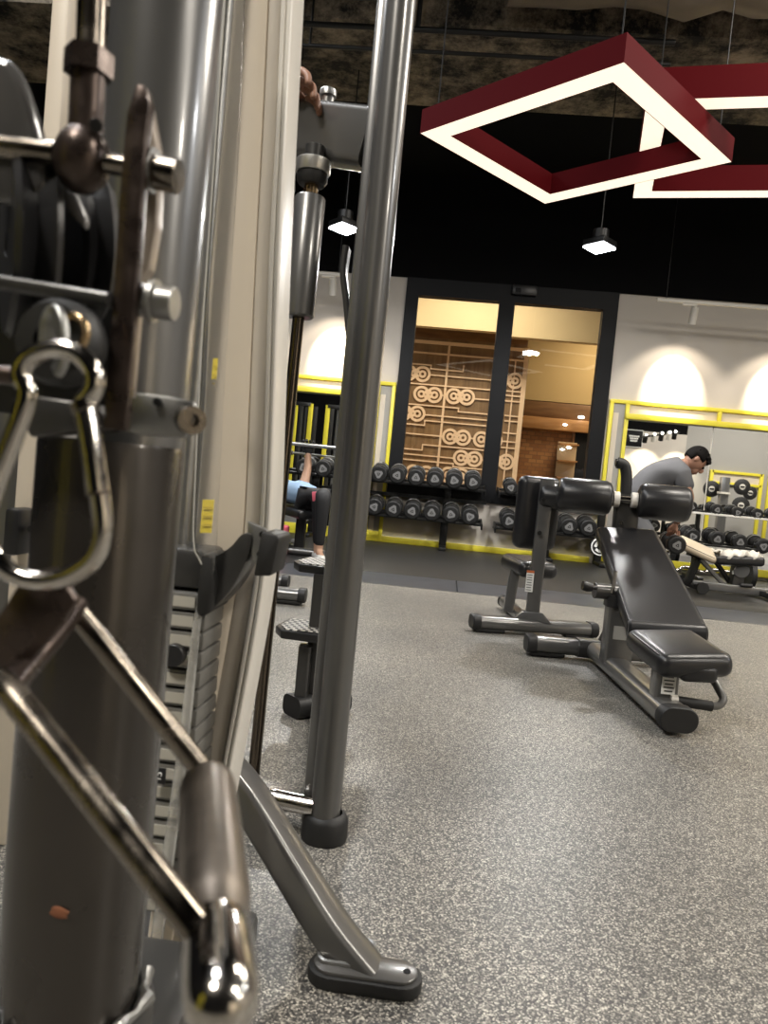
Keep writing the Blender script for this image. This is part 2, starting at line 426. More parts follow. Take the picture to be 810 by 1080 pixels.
# --- window of the back wall: two tall panes in a black frame
p1l, p1r = wx0+0.155, 0.455
p2l, p2r = 0.645, wx1-0.175
gz0, gz1 = 0.79, 3.10
f = MB().span((wx0, D-0.03, 0.62), (p1l, D+0.12, ZT)).span((p1r, D-0.03, gz0), (0.55, D+0.12, gz1)).span((p1l, D-0.03, gz1), (0.55, D+0.12, ZT)).span((p1l, D-0.03, 0.62), (0.55, D+0.12, gz0))
w1 = struct('window_1', f, BLACKF)
struct('pane', MB().span((p1l, D+0.04, gz0), (p1r, D+0.05, gz1)), PANE, w1)
f = MB().span((p2r, D-0.03, 0.62), (wx1, D+0.12, ZT)).span((0.55, D-0.03, gz0), (p2l, D+0.12, gz1)).span((0.55, D-0.03, gz1), (p2r, D+0.12, ZT)).span((0.55, D-0.03, 0.62), (p2r, D+0.12, gz0))
w2 = struct('window_2', f, BLACKF)
struct('pane', MB().span((p2l, D+0.04, gz0), (p2r, D+0.05, gz1)), PANE, w2)
p = PY(553, 307, D-0.03)
t = thing('mounted_sensor', 'small black sensor box above the middle of the window frame', 'sensor', p)
part('body', MB().box(p+V((0, -0.03, 0)), (0.3, 0.06, 0.12), bev=0.012), BLACKP, t)
part('lens', MB().box(p+V((-0.08, -0.064, -0.01)), (0.07, 0.012, 0.05), bev=0.005), BLACKF, t)

# ================================================================== BEYOND THE WINDOW
YP = 12.0
struct('floor_corridor', MB().span((-5, D+0.32, -0.1), (7, 15.5, 0.0)), mat('corridor_tile', (0.4, 0.32, 0.22), 0.3))
bt = PY(480, 346, 11.3).z
struct('ceiling_corridor', MB().span((-5, D+0.25, 3.95), (7, 15.5, 4.1)), MALLC2)
struct('wall_corridor_bulkhead', MB().span((-5, 11.3, PY(480, 346.5, 11.3).z), (PY(538, 350, 11.3).x, 11.45, 3.95)).span((PY(538, 350, 11.3).x, 11.3, PY(590, 359, 11.3).z), (7, 11.45, 3.95)), MALLC)
struct('wall_corridor_side', MB().span((-5.1, D+0.25, 0), (-5, 15.5, 3.95)).span((7, D+0.25, 0), (7.1, 15.5, 3.95)), WOODP)
# decorative panel with looping inlay
def zp(x, y, Y=YP): return PY(430+x/6.2308, 370+y/6.2308, Y)
pan = thing('decorative_panel', 'wood wall panel with pale looping line inlay seen through the left window pane', 'wall panel', (-0.6, YP, 0))
rb = PY(556, 372, YP); 
part('backing', MB().span((-4.98, YP+0.03, 0.002), (rb.x, YP+0.08, 3.3)), WOODP, pan)
mb = MB()
mb.span((-4.98, YP+0.02, PY(480, 358, YP).z), (rb.x, YP+0.09, 3.3))
part('top_band', mb, BROWN, pan)
mb = MB(); fy = V((0, 1, 0))
def bar(mb, a, b, w, Y=YP, dep=0.03):
    vz = 0.002 if abs(b.z-a.z) > abs(b.x-a.x) else 0.0
    a = V((min(a.x, rb.x), Y+0.015+vz, a.z)); b = V((min(b.x, rb.x), Y+0.015+vz, b.z)); d = (b-a).normalized(); c = (a+b)/2
    mb.box(c, ((b-a).length+w*0.9, dep, w), rot=rotm(d, V((0, 1, 0)), d.cross(V((0, 1, 0)))*1.0))
tl = PY(400, 356.4, YP); z1 = tl.z
bar(mb, V((-4.9, 0, z1)), V((rb.x, 0, z1)), 0.05)
bar(mb, V((-4.9, 0, z1-0.17)), V((rb.x, 0, z1-0.17)), 0.025)
bar(mb, V((rb.x, 0, z1)), V((rb.x, 0, 0.2)), 0.07)
xm = zp(232, 400).x
bar(mb, V((xm, 0, z1)), V((xm, 0, 0.2)), 0.035)
bar(mb, V((rb.x-0.16, 0, z1-0.17)), V((rb.x-0.16, 0, 0.2)), 0.02)
def pl(pts, w=0.020):
    q = [zp(*p) for p in pts]
    for i in range(len(q)-1):
        a, b = q[i], q[i+1]
        if abs(pts[i+1][0]-pts[i][0]) > abs(pts[i+1][1]-pts[i][1]): b = V((b.x, b.y, a.z)); q[i+1] = b
        else: b = V((a.x, b.y, b.z)); q[i+1] = b
        bar(mb, a, b, w)
for pts in ([(-40, 78), (155, 88), (152, 118), (365, 132), (368, 100), (372, 98)], [(150, 158), (570, 190)], [(-60, 205), (550, 250), (547, 285)],
            [(440, 315), (560, 322)], [(-60, 342), (335, 372), (337, 400), (560, 415)], [(115, 420), (560, 450)], [(-60, 474), (110, 485), (118, 458), (560, 492)],
            [(-60, 536), (230, 560)], [(-60, 638), (95, 642), (100, 616), (560, 652)], [(-60, 672), (310, 694)], [(-60, 708), (300, 735), (302, 762), (560, 782)],
            [(416, 575), (436, 577)], [(225, 292), (255, 296)], [(490, 718), (560, 722)],
            [(640, 262), (755, 272)], [(640, 292), (755, 300)], [(640, 328), (755, 336)], [(640, 425), (755, 434)], [(640, 460), (755, 470)], [(630, 538), (740, 546)], [(625, 594), (735, 605)], [(615, 634), (730, 645)]):
    pl(pts)
part('line_inlay', mb, WOODL, pan)
random.seed(2)
def loops(c1, c2):
    mb = MB(); a = zp(*c1); b = zp(*c2); b.z = a.z = (a.z+b.z)/2
    s = 1/6.2308*YP/800.0*1.0
    for q, c in enumerate((a, b)):
        c.y = YP+0.010+0.002*q
        for R0, R1 in ((36, 53), (10, 25)):
            ro, ri = R1*s, R0*s
            mb.lathe([(ri, 0.015), (ro, 0.015), (ro, -0.015), (ri, -0.015), (ri, 0.015)], c, (0, 1, 0), 28)
    mid = (a+b)/2
    for sg in (1, -1):
        d = V((1, 0, 0.9*sg)).normalized()
        mb.box(mid+V((0, 0.007*sg*0.3+0.006, 0)), (0.15, 0.03, 0.034), rot=rotm(d, V((0, 1, 0)), d.cross(V((0, 1, 0)))))
    part('loop_motif', mb, WOODL, pan, ang=30)
for c in (((8, 145), (98, 152)), ((90, 283), (175, 290)), ((302, 298), (388, 305)), ((-24, 405), (63, 412)), ((278, 565), (363, 570)), ((483, 582), (570, 590)),
          ((350, 703), (438, 712)), ((615, 190), (705, 197)), ((560, 722), (648, 730)), ((35, 800), (122, 806)), ((265, 815), (352, 822))):
    loops(*c)
# brick shop front right of the panel
YB2 = 14.2
def sx(x, y): return PY(x, y, YB2)
struct('wall_shop', MB().span((sx(545, 430).x-1.5, YB2, 0), (7, YB2+0.15, 3.95)), BRICK)
struct('wall_shop_upper', MB().span((rb.x-1.0, YB2-0.1, sx(590, 425).z), (7, YB2, 3.95)), MALLC2)
t = thing('shop_fascia', 'dark brown boarded shop fascia seen through the right window pane', 'fascia', (sx(590, 440).x, YB2-0.1, 2.0))
part('upper_board', MB().span((sx(550, 440).x, YB2-0.14, sx(590, 442).z), (6.98, YB2-0.11, sx(590, 426).z), bev=0.01), BROWN, t)
part('lower_board', MB().span((sx(550, 440).x, YB2-0.20, sx(590, 455).z), (6.98, YB2-0.11, sx(590, 442.5).z), bev=0.01), ORANGEW, t)
a = sx(606, 456); b = sx(640, 505)
t = thing('shop_doorway', 'dark doorway below the wood fascia in the brick shop front', 'doorway', (a.x, YB2, 0))
part('opening', MB().span((a.x, YB2-0.06, 0.002), (b.x, YB2-0.002, a.z), bev=0.004), BLACKF, t)
part('jamb', MB().span((a.x-0.04, YB2-0.09, 0.002), (a.x, YB2-0.002, a.z+0.02)), BROWN, t)
t = thing('display_shelf', 'pale lit shelf unit standing beside the dark shop doorway', 'shelf', sx(596, 500))
c = sx(596, 484)
part('back', MB().box(c+V((0, -0.1, -0.3)), (0.34, 0.03, 1.2)), mat('pale_shelf', (0.6, 0.46, 0.28), 0.5), t)
for k in range(4): part('shelf', MB().box(c+V((0, -0.22, 0.25-0.3*k)), (0.34, 0.24, 0.025)), ORANGEW, t)
for i, (px, py, w, lab) in enumerate(((613, 440, 0.16, 'small lit lamp on the dark upper fascia board'), (596, 448, 0.12, 'small lit lamp where the two fascia boards meet'), (600, 472, 0.13, 'right lamp of the lit pair hanging above the display shelf'), (593, 474, 0.11, 'left lamp of the lit pair hanging above the display shelf'), (565, 505, 0.08, 'low lit lamp on the brick wall left of the display shelf'))):
    c = PY(px, py, YB2-0.3)
    t = thing('shop_lamp', lab, 'lamp', c, 'small lamps of the brick shop')
    part('glass', MB().ball(c, w*0.36, (1, 0.5, 0.42)), MALLL, t)
    part('stem', MB().tube([c, V((c.x, YB2-0.1, c.z+0.03))], 0.012, 8), BLACKM, t)
def area(name, loc, size, power, col=(1, 1, 1), rot=(0, 0, 0), sy=None, spread=None):
    l = bpy.data.lights.new(name, 'AREA'); l.energy = power; l.color = col; l.size = size
    if sy: l.shape = 'RECTANGLE'; l.size_y = sy
    if spread: l.spread = spread
    o = bpy.data.objects.new(name, l); COL.objects.link(o); o.location = loc; o.rotation_euler = rot; return o
def spot(name, loc, aim, power, ang, blend, col, rad=0.03):
    l = bpy.data.lights.new(name, 'SPOT'); l.energy = power; l.spot_size = math.radians(ang); l.spot_blend = blend; l.color = col; l.shadow_soft_size = rad
    o = bpy.data.objects.new(name, l); COL.objects.link(o); o.location = loc
    o.rotation_euler = (V(aim)-V(loc)).to_track_quat('-Z', 'Y').to_euler(); return o
area('corridor_light', (0.3, 10.3, 3.9), 1.6, 85, (1, 0.88, 0.70), sy=0.5)
area('corridor_light', (3.0, 12.8, 3.9), 1.5, 110, (1, 0.85, 0.64))
area('corridor_light', (-2.0, 10.4, 3.9), 1.2, 60, (1, 0.86, 0.66))

# ================================================================== LIGHTS OF THE GYM
def ring_light(name, label, corners, z, w, h, group, cables):
    c = sum((V(p) for p in corners), V())/4; c.z = z
    t = thing(name, label, 'pendant light', c, group)
    n = 4; C = [V((p[0], p[1], z)) for p in corners]
    def inset(off):
        out = []
        for i in range(4):
            a, b, d = C[i-1], C[i], C[(i+1) % 4]
            u = (a-b).normalized(); v = (d-b).normalized(); ang = u.angle(v)
            out.append(b+(u+v).normalized()*(off/math.sin(ang/2)))
        return out
    O = C; I = inset(w)
    mb = MB(); bm = mb.bm
    def q(a, b, c2, d): bm.faces.new([bm.verts.new(p) for p in (a, b, c2, d)])
    Z = V((0, 0, h)); e = V((0, 0, 0.006))
    for i in range(4):
        j = (i+1) % 4
        q(O[i], O[j], O[j]+Z, O[i]+Z); q(I[j], I[i], I[i]+Z, I[j]+Z); q(O[i]+Z, O[j]+Z, I[j]+Z, I[i]+Z)
        q(O[j]+e*2, O[i]+e*2, I[i]+e*2, I[j]+e*2)
    bmesh.ops.remove_doubles(bm, verts=bm.verts[:], dist=1e-4)
    part('housing', mb, REDP, t, ang=30)
    O2, I2 = inset(0.004), inset(w-0.004)
    mb = MB(); bm = mb.bm
    for i in range(4):
        j = (i+1) % 4
        q(O2[i], I2[i], I2[j], O2[j]); q(O2[j]+e, I2[j]+e, I2[i]+e, O2[i]+e); q(O2[i], O2[j], O2[j]+e, O2[i]+e); q(I2[j], I2[i], I2[i]+e, I2[j]+e)
    bmesh.ops.remove_doubles(bm, verts=bm.verts[:], dist=1e-4)
    part('diffuser', mb, DIFF, t, ang=30)
    for k in cables:
        p = (O[k]+I[k])/2
        part('cable', MB().tube([p+Z, V((p.x, p.y, ZC))], 0.004, 6), BLACKM, t)
sq = [V((-0.371, 4.898, 0)), V((0.689, 3.981, 0)), V((1.604, 5.028, 0)), V((0.551, 5.939, 0))]
ring_light('square_pendant_light', 'red framed square light hung in front, whole diamond in view', sq, 3.0, 0.138, 0.15, 'red square lights', (0, 1, 2))
a = V((1.258, 6.234, 0)); u = (V((2.225, 6.05, 0))-a).normalized(); v = V((-u.y, u.x, 0))*-1
sq2 = [a, a+v*1.53, a+v*1.53+u*1.53, a+u*1.53]
ring_light('square_pendant_light', 'red framed square light partly hidden behind the diamond light, cut by the picture edge', sq2, 3.2, 0.138, 0.19, 'red square lights', (1, 2))

def highbay(px, py, Y, label):
    c = PY(px, py, Y)
    t = thing('hanging_floodlight', label, 'ceiling light', c, 'floodlights hung from the black ceiling')
    mb = MB().prism([c+V(p) for p in ((-0.14, 0, 0.012), (0, -0.16, 0.012), (0.14, 0, 0.012), (0, 0.16, 0.012))], (0, 0, 0.012))
    part('panel', mb, HIBAY, t)
    mb = MB().prism([c+V(p) for p in ((-0.15, 0, 0.05), (0, -0.17, 0.05), (0.15, 0, 0.05), (0, 0.17, 0.05))], (0, 0, 0.055), bev=0.006)
    part('housing', mb, BLACKM, t)
    part('fins', MB().cyl(c+V((0, 0, 0.075)), c+V((0, 0, 0.17)), 0.07), BLACKM, t)
    area('floodlight_beam', c+V((0, 0, -0.02)), 0.24, 75, (1.0, 0.98, 0.95))
    part('cable', MB().tube([c+V((0, 0, 0.16)), V((c.x, c.y, 4.55 if Y > 7.7 else ZC if Y < 6.1 else 4.43))], 0.006, 6), BLACKM, t)
    return t
highbay(632, 263, 6.9, 'bright white floodlight hanging below the overlapping red lights')
highbay(363, 243, 6.9, 'bright white floodlight hanging just left of the grey post')
# unseen fill lights added overhead to brighten the room and nearest machine
WARM = (1.0, 0.93, 0.83); COOL = (0.97, 0.98, 1.0)
for (x, y, pw, c) in ((-1.8, -1.5, 220, WARM), (4.3, -1.0, 170, WARM), (-2.6, 2.6, 90, COOL), (2.6, 3.4, 130, WARM), (5.2, 5.2, 330, WARM), (-3.2, 5.0, 60, COOL), (9.0, -2.0, 300, WARM), (8.5, 3.0, 150, COOL), (-1.6, 0.6, 90, COOL)):
    area('fill_light', (x, y, 4.9), 2.2 if y == 5.2 else 0.8, pw, c)

# wall washing spotlights on a white track
def track(x0, x1, z, Y, label, heads, labels):
    t = thing('light_track', label, 'light track', ((x0+x1)/2, Y, z), 'white light tracks')
    part('rail', MB().span((x0, Y-0.018, z), (x1, Y+0.018, z+0.035), bev=0.004), OFFW, t)
    for xx in (x0+0.1, (x0+x1)/2, x1-0.1):
        part('hanger', MB().tube([(xx, Y, z+0.03), (xx, Y, 4.56)], 0.004, 6), BLACKM, t)
    for hx, lab in zip(heads, labels):
        p = V((hx, Y, z)); s = thing('track_spotlight', lab, 'spotlight', p, 'white track spotlights')
        part('adapter', MB().box(p+V((-0.03, 0, -0.012)), (0.16, 0.03, 0.022), bev=0.004), OFFW, s)
        d = V((0.0, 0.34, -0.94)).normalized(); q = p+V((0.03, 0.0, -0.06))
        part('yoke', MB().tube([p+V((0.03, 0, -0.02)), q], 0.012, 10), OFFW, s)
        e = q+d*0.19
        part('head', MB().lathe([(0, 0), (0.036, 0), (0.042, 0.006), (0.042, 0.19), (0.036, 0.19), (0.034, 0.15), (0, 0.15)], q-d*0.03, d, 24), OFFW, s)
        spot('track_beam', e+d*0.02, (hx+0.06, D, 2.26), 230, 53, 0.65, (1, 0.86, 0.66), 0.02)
        spot('track_halo', e+d*0.02, (hx+0.06, D, 2.05), 24, 98, 0.45, (1, 0.86, 0.68), 0.02)
YT = 8.85
pz = PY(735, 321, YT); 
track(PY(693, 316, YT).x, 6.5, pz.z, YT, 'white light track along the top of the right wall', [PY(730, 325, YT).x, PY(730, 325, YT).x+1.22, PY(730, 325, YT).x+2.44],
      ['white tubular spotlight aimed at the wall above the right mirror', 'white spotlight second from the window on the right wall track', 'white spotlight third from the window on the right wall track'])
pz = PY(352, 291, YT)
track(-4.6, PY(366, 290, YT).x, pz.z, YT, 'white light track along the top of the left wall behind the grey post', [PY(349, 292, YT).x, PY(349, 292, YT).x-1.2],
      ['white tubular spotlight on the left wall beside the grey post', 'white spotlight on the left wall track hidden behind the machine'])

# ================================================================== MIRRORS ON THE BACK WALL
def mirror(label, x0, x1, zt, zi, inset_side, seams, posts, post_labels=None):
    # outer yellow frame x0..x1 up to zt ; glass starts at the inner post and below zi
    Yf = D-0.055
    t = thing('wall_mirror', label, 'mirror', ((x0+x1)/2, Yf, 0.012), 'yellow framed wall mirrors')
    xi0 = x0+0.19 if inset_side == 'l' else x0; xi1 = x1-0.19 if inset_side == 'r' else x1
    g = 0.045
    part('glass', MB().span((xi0, D-0.012, 0.14), (xi1, D-0.004, zi)), MIRR, t)
    part('frame_rail', MB().span((x0, Yf, zt-0.045), (x1, D, zt), bev=0.004), YELLOW, t)
    part('frame_rail', MB().span((xi0, Yf-0.05, zi-0.02), (xi1, D, zi+0.045), bev=0.004), YELLOW, t)
    part('frame_rail', MB().span((x0, Yf, 0.05), (x1, D, 0.14), bev=0.004), YELLOW, t)
    for xx in ((x0, xi0) if inset_side == 'l' else (x1-g, xi1-g)):
        part('frame_post', MB().span((xx, Yf-0.01, 0.02), (xx+g, D, zt-0.045), bev=0.004), YELLOW, t)
    for xx in posts:
        part('divider', MB().span((xx, Yf, zi+0.04), (xx+g, D, zt-0.045), bev=0.004), YELLOW, t)
    part('infill_panel', MB().span((x0+0.02, D-0.02, zi), (x1-0.02, D-0.002, zt-0.02)), CREAM, t)
    sx0 = x0+g if inset_side == 'l' else xi1; sx1 = xi0 if inset_side == 'l' else x1-g
    part('side_panel', MB().span((sx0, D-0.03, 0.1), (sx1, D-0.001, zt-0.05)), GREYW, t)
    part('side_strip', MB().span(((sx0+0.01), D-0.04, 0.1), ((sx0+sx1)/2, D-0.03, zt-0.16)), CREAM, t)
    for xx in seams:
        part('seam', MB().span((xx-0.006, D-0.014, 0.14), (xx+0.006, D-0.006, zi)), OFFW, t)
YM = D-0.05
xr0 = PY(642, 440, YM).x
mirror('long yellow framed mirror behind the bending man and the right dumbbell rack', xr0, 7.2, PY(690, 424.5, YM).z, PY(690, 441, YM).z-0.02, 'l', [PY(753, 455, YM).x, 5.2], [PY(757, 440, YM).x, PY(757, 440, YM).x+1.25])
xl1 = PY(417.5, 410, YM).x
mirror('yellow framed mirror behind the lying person, left of the window', -4.6, xl1, PY(390, 401, YM).z, PY(340, 411.5, YM).z-0.02, 'r', [-2.6], [-2.0, -3.2])
t = thing('wall_sign', 'small black wall sign with white print and white border, reflected in the right mirror', 'sign', (0, 0, 0))
rs = 2*(D-0.012)
def refl(px, py, y):    # where a thing at world y shows in the mirror
    q = PY(px, py, rs-y); return V((q.x, y, q.z))
c = refl(668.5, 462.5, YB+0.03)
t.location = c
part('board', MB().box(c, (0.52, 0.03, 0.52), bev=0.004), BLACKF, t)
mb = MB()
for a, b in (((-0.27, -0.27), (0.27, -0.25)), ((-0.27, 0.25), (0.27, 0.27)), ((-0.27, -0.27), (-0.25, 0.27)), ((0.25, -0.27), (0.27, 0.27))):
    mb.span(c+V((a[0], -0.02, a[1])), c+V((b[0], 0.022, b[1])))
part('border', mb, WHITET, t)
mb = MB()
for z, w in ((0.07, 0.32), (0.0, 0.26), (-0.07, 0.22)):
    n = 6
    for k in range(n): mb.box(c+V((-w/2+w*(k+0.5)/n, 0.017, z+0.006*math.sin(k*3))), (w/n*0.82, 0.006, 0.048))
part('print', mb, WHITET, t)
# reflected things near the wall behind the camera
zt = refl(790, 499, YB).z
fx0, fx1 = refl(750, 500, YB).x, refl(803, 500, YB).x
def yframe(x0, x1, y, zt, label):
    t = thing('wall_frame', label, 'frame', ((x0+x1)/2, y, 0), 'yellow frames on the far wall')
    for xx in (x0, x1): part('post', MB().span((xx-0.05, y, 0), (xx+0.05, y+0.09, zt), bev=0.005), YELLOW, t)
    part('rail', MB().span((x0, y, zt-0.08), (x1, y+0.09, zt), bev=0.005), YELLOW, t)
    part('rail', MB().span((x0, y, zt-0.42), (x1, y+0.09, zt-0.34), bev=0.005), YELLOW, t)
    part('infill', MB().span((x0, y, zt-0.36), (x1, y+0.02, zt-0.06)), CREAM, t)
yframe(fx0, fx1, YB, zt, 'yellow wall frame with cream band, reflected above the right dumbbells')
yframe(fx1+0.25, fx1+2.2, YB, zt, 'yellow wall frame reflected at the picture edge above the right dumbbells')
# plate machine seen in the mirror
ym = -3.6
c0 = refl(762, 530, ym); c1 = refl(781.5, 513.5, ym); c2 = refl(780, 533, ym); c3 = refl(791, 520, ym-0.5)
t = thing('plate_machine', 'grey plate-loaded machine reflected in the right mirror above the dumbbells', 'exercise machine', (c0.x, ym, 0))
part('column', MB().span((c0.x-0.12, ym-0.1, 0), (c0.x+0.12, ym+0.1, refl(762, 503, ym).z), bev=0.02), GREYC, t)
part('collar', MB().cyl((c0.x, ym, refl(762, 521, ym).z), (c0.x, ym, refl(762, 519, ym).z), 0.18), OFFW, t)
part('arm', MB().sweep([(c0.x, ym, c1.z), (c1.x+0.1, ym, c1.z)], rrect(0.08, 0.08, 0.02)), CHARD, t)
part('foot', MB().span((c0.x-0.3, ym-0.6, 0), (c1.x+0.4, ym+0.2, 0.1), bev=0.02), CHARD, t)
def plate(c, R, label, group, y0=0.0):
    p = thing('weight_plate', label, 'weight plate', c, group)
    part('disc', MB().lathe([(0.05, -0.03), (R-0.02, -0.03), (R, -0.015), (R, 0.015), (R-0.02, 0.03), (0.05, 0.03), (0.05, -0.03)], c, (0, 1, 0), 36), BLACKR, p)
    part('hub', MB().lathe([(0.025, 0.035), (R*0.36, 0.035), (R*0.36, -0.035), (0.025, -0.035), (0.025, 0.035)], c, (0, 1, 0), 28), OFFW, p)
    part('sleeve_end', MB().box(c+V((0, 0.04, 0)), (0.12, 0.03, 0.05), bev=0.01), BLACKM, p)
plate(c1+V((0, 0.08, 0)), 0.23, 'black weight plate with white hub, upper one in the right mirror', 'plates on the reflected machine')
plate(c2+V((0, 0.08, 0)), 0.25, 'black weight plate with white hub, lower one in the right mirror', 'plates on the reflected machine')
plate(V((c3.x, c3.y, c3.z)), 0.2, 'black weight plate set back beside the upper plate in the right mirror', 'plates on the reflected machine')
plate(V((c0.x-0.25, ym-0.3, refl(757, 516, ym).z)), 0.24, 'black weight plate left of the grey column in the right mirror', 'plates on the reflected machine')
# spot-lit wall and its track, reflected in the mirror
tx = [refl(px, 466, YB+1.0).x for px in (683, 692, 704)]
t = thing('light_track', 'dark light track before the cream far wall, reflected in the right mirror', 'light track', (6, YB+1.0, 2.9))
part('rail', MB().tube([refl(676, 461, YB+1.2), refl(716, 456, YB+0.7)], 0.03), BLACKM, t)
for i, px in enumerate((681, 690, 698, 706, 712)):
    p = refl(px, 459-(px-681)*0.12, YB+1.0)
    s = thing('track_spotlight', ['leftmost', 'second', 'middle', 'fourth', 'rightmost'][i]+' spotlight of the reflected row in the right mirror', 'spotlight', p, 'reflected spotlights')
    part('head', MB().cyl(p, p+V((0.02, -0.12, -0.2)), 0.07), [BLACKM, OFFW, BLACKM, OFFW, BLACKM][i], s)
    part('lamp_lens', MB().ball(p+V((0.0, 0.06, 0.0)), 0.04), emit('lens_glow%d' % i, (1, 0.95, 0.85), 6), s)
for xx in (5.0, 6.0, 7.0): spot('far_wall_beam', (xx, YB+0.75, 2.75), (xx, YB, 1.7), 190, 75, 0.7, (1, 0.84, 0.6))
# power racks behind the camera on the left, seen in the left mirror
for i, (px0, px1) in enumerate(((312, 328), (346, 372))):
    a = refl(px0, 430, -2.2); b = refl(px1, 430, -2.2)
    t = thing('power_rack', ['yellow and black power rack reflected in the left part of the left mirror', 'yellow and black power rack reflected in the left mirror beside the grey post'][i], 'power rack', ((a.x+b.x)/2, -2.2, 0), 'racks reflected in the left mirror')
    for xx in (a.x, b.x):
        for yy in (-2.2, -3.0):
            part('upright', MB().sweep([(xx, yy, 0), (xx, yy, 2.7)], rrect(0.12, 0.1, 0.01)), YELLOW if yy > -2.5 else CHARD, t)
    for xx in ((a.x*0.6+b.x*0.4), (a.x*0.35+b.x*0.65)):
        part('strap', MB().span((xx-0.03, -2.35, 0.3), (xx+0.03, -2.32, 2.6)), GREYC, t)
    part('top_rail', MB().span((a.x, -2.26, 2.62), (b.x, -2.14, 2.72), bev=0.01), CHARD, t)
    part('base', MB().span((a.x-0.05, -3.1, 0), (a.x+0.05, -2.1, 0.08)).span((b.x-0.05, -3.1, 0), (b.x+0.05, -2.1, 0.08)), CHARD, t)
# ================================================================== DUMBBELLS AND RACKS
def dumbbell(R, L, hl):
    t = thing('dumbbell', 'dumbbell', 'dumbbell')
    for s in (-1, 1):
        y0 = s*(L/2-hl); y1 = s*L/2; e = R*0.16
        mb = MB().lathe([(0, 0), (R*0.62, 0), (R*0.94, hl*0.22), (R, hl*0.36), (R, hl-e), (R-e*0.4, hl-e*0.35), (R-e, hl), (R*0.74, hl), (R*0.72, hl-0.004), (R*0.66, hl-0.004), (R*0.64, hl), (0, hl)], (0, y0, 0), (0, s, 0), 30)
        h = part('head', mb, BLACKR, t)
        f = MB(); tri = []
        for k in range(3):
            a0 = PI/2+2*PI*k/3
            for d in (-0.32, 0, 0.32): tri.append((R*0.5*math.cos(a0+d), R*0.5*math.sin(a0+d)))
        f.prism([(x, y1+s*0.002, z) for x, z in tri], (0, 0.006, 0))
        b = part('badge', f, BADGE, h)
        f = MB()
        tr2 = [(R*0.20*math.cos(PI/2+2*PI*k/3), R*0.20*math.sin(PI/2+2*PI*k/3)) for k in range(3)]
        for k in range(3):
            p, q = tr2[k], tr2[(k+1) % 3]; c = ((p[0]+q[0])/2, y1+s*0.006, (p[1]+q[1])/2); d = V((q[0]-p[0], 0, q[1]-p[1])); w = d.length
            f.box(c, (w*0.9, 0.004, R*0.07), rot=rotm(d.normalized(), V((0, 1, 0)), d.normalized().cross(V((0, 1, 0)))))
        f.mesh
        me = f.mesh('badge_mark'); me.materials.append(BLACKR); o = bpy.data.objects.new('badge_mark', me); COL.objects.link(o); o.parent = h
        w = MB().torus((0, y0+s*hl*0.30, 0), (0, 1, 0), R*0.955, R*0.05, 30, 8)
        part('ring', w, GALV, h)
    part('handle', MB().lathe([(0.013, -L/2+hl*0.9), (0.016, 0), (0.013, L/2-hl*0.9)], (0, 0, 0), (0, 1, 0), 16), STEEL, t)
    return t
BIG = dumbbell(0.103, 0.36, 0.115); SMALL = dumbbell(0.060, 0.26, 0.075); MID = dumbbell(0.083, 0.32, 0.10)
used = {}
def put(proto, c, label, group, tilt=0.0, spin=None):
    if proto.name not in used: o = proto; used[proto.name] = 1
    else: o = dup(proto)
    o.location = c; o['label'] = label; o['group'] = group
    o.rotation_mode = 'YXZ'
    o.rotation_euler = (tilt, random.uniform(0, 2*PI) if spin is None else spin, 0)
    return o
ORD = ['first', 'second', 'third', 'fourth', 'fifth', 'sixth', 'seventh', 'eighth']
YR = 8.98      # front face of left racks' dumbbells
TI = math.radians(9)
def rack_row(pix, tier_label, group, proto, L, Y=YR, tilt=TI):
    cs = []
    for i, (px, py) in enumerate(pix):
        f = PY(px, py, Y); c = f+V((0, L/2*math.cos(tilt), L/2*math.sin(tilt)))
        put(proto, c, tier_label(i), group, tilt); cs.append(c)
    return cs
G = 'round dumbbells on the racks below the window'
up1 = rack_row([(320, 493), (340.5, 494.5), (361, 496.5), (380, 498.3), (399.3, 499.9), (418.8, 501.4), (438.7, 503.7), (458.7, 505.2), (479, 506.8), (499, 508.6)],
         lambda i: ['black round dumbbell on the top tier behind the lifted arm, leftmost', 'black round dumbbell on the top tier just right of the lifted arm', 'black round dumbbell on the top tier hidden behind the grey post', 'black round dumbbell on the top tier at the right edge of the post'][i] if i < 4 else 'black round dumbbell, %s from the post on the top tier below the left pane' % ORD[i-4], G, BIG, 0.36)
lo1 = rack_row([(357, 529.5), (375, 532), (394.6, 534.6), (414.6, 537.2), (434.5, 539.2), (455.2, 541), (475.6, 542.8), (495.7, 545)],
         lambda i: ['black round dumbbell on the bottom tier hidden behind the grey post', 'black round dumbbell on the bottom tier at the right edge of the post'][i] if i < 2 else 'black round dumbbell, %s from the post on the bottom tier below the left pane' % ORD[i-2], G, BIG, 0.36)
up2 = rack_row([(539, 514.5)], lambda i: 'smaller black dumbbell alone on the top tier left of the bench backrest', G, MID, 0.32)
lo2 = rack_row([(537, 549.8), (600.5, 555.6), (621, 557.2), (583, 553.5)], lambda i: ['black round dumbbell alone on the bottom tier left of the bench backrest', 'middle black dumbbell on the bottom tier between backrest and incline pad', 'black dumbbell on the bottom tier touching the edge of the incline pad', 'black dumbbell on the bottom tier peeking out right of the backrest'][i], G, BIG, 0.36)
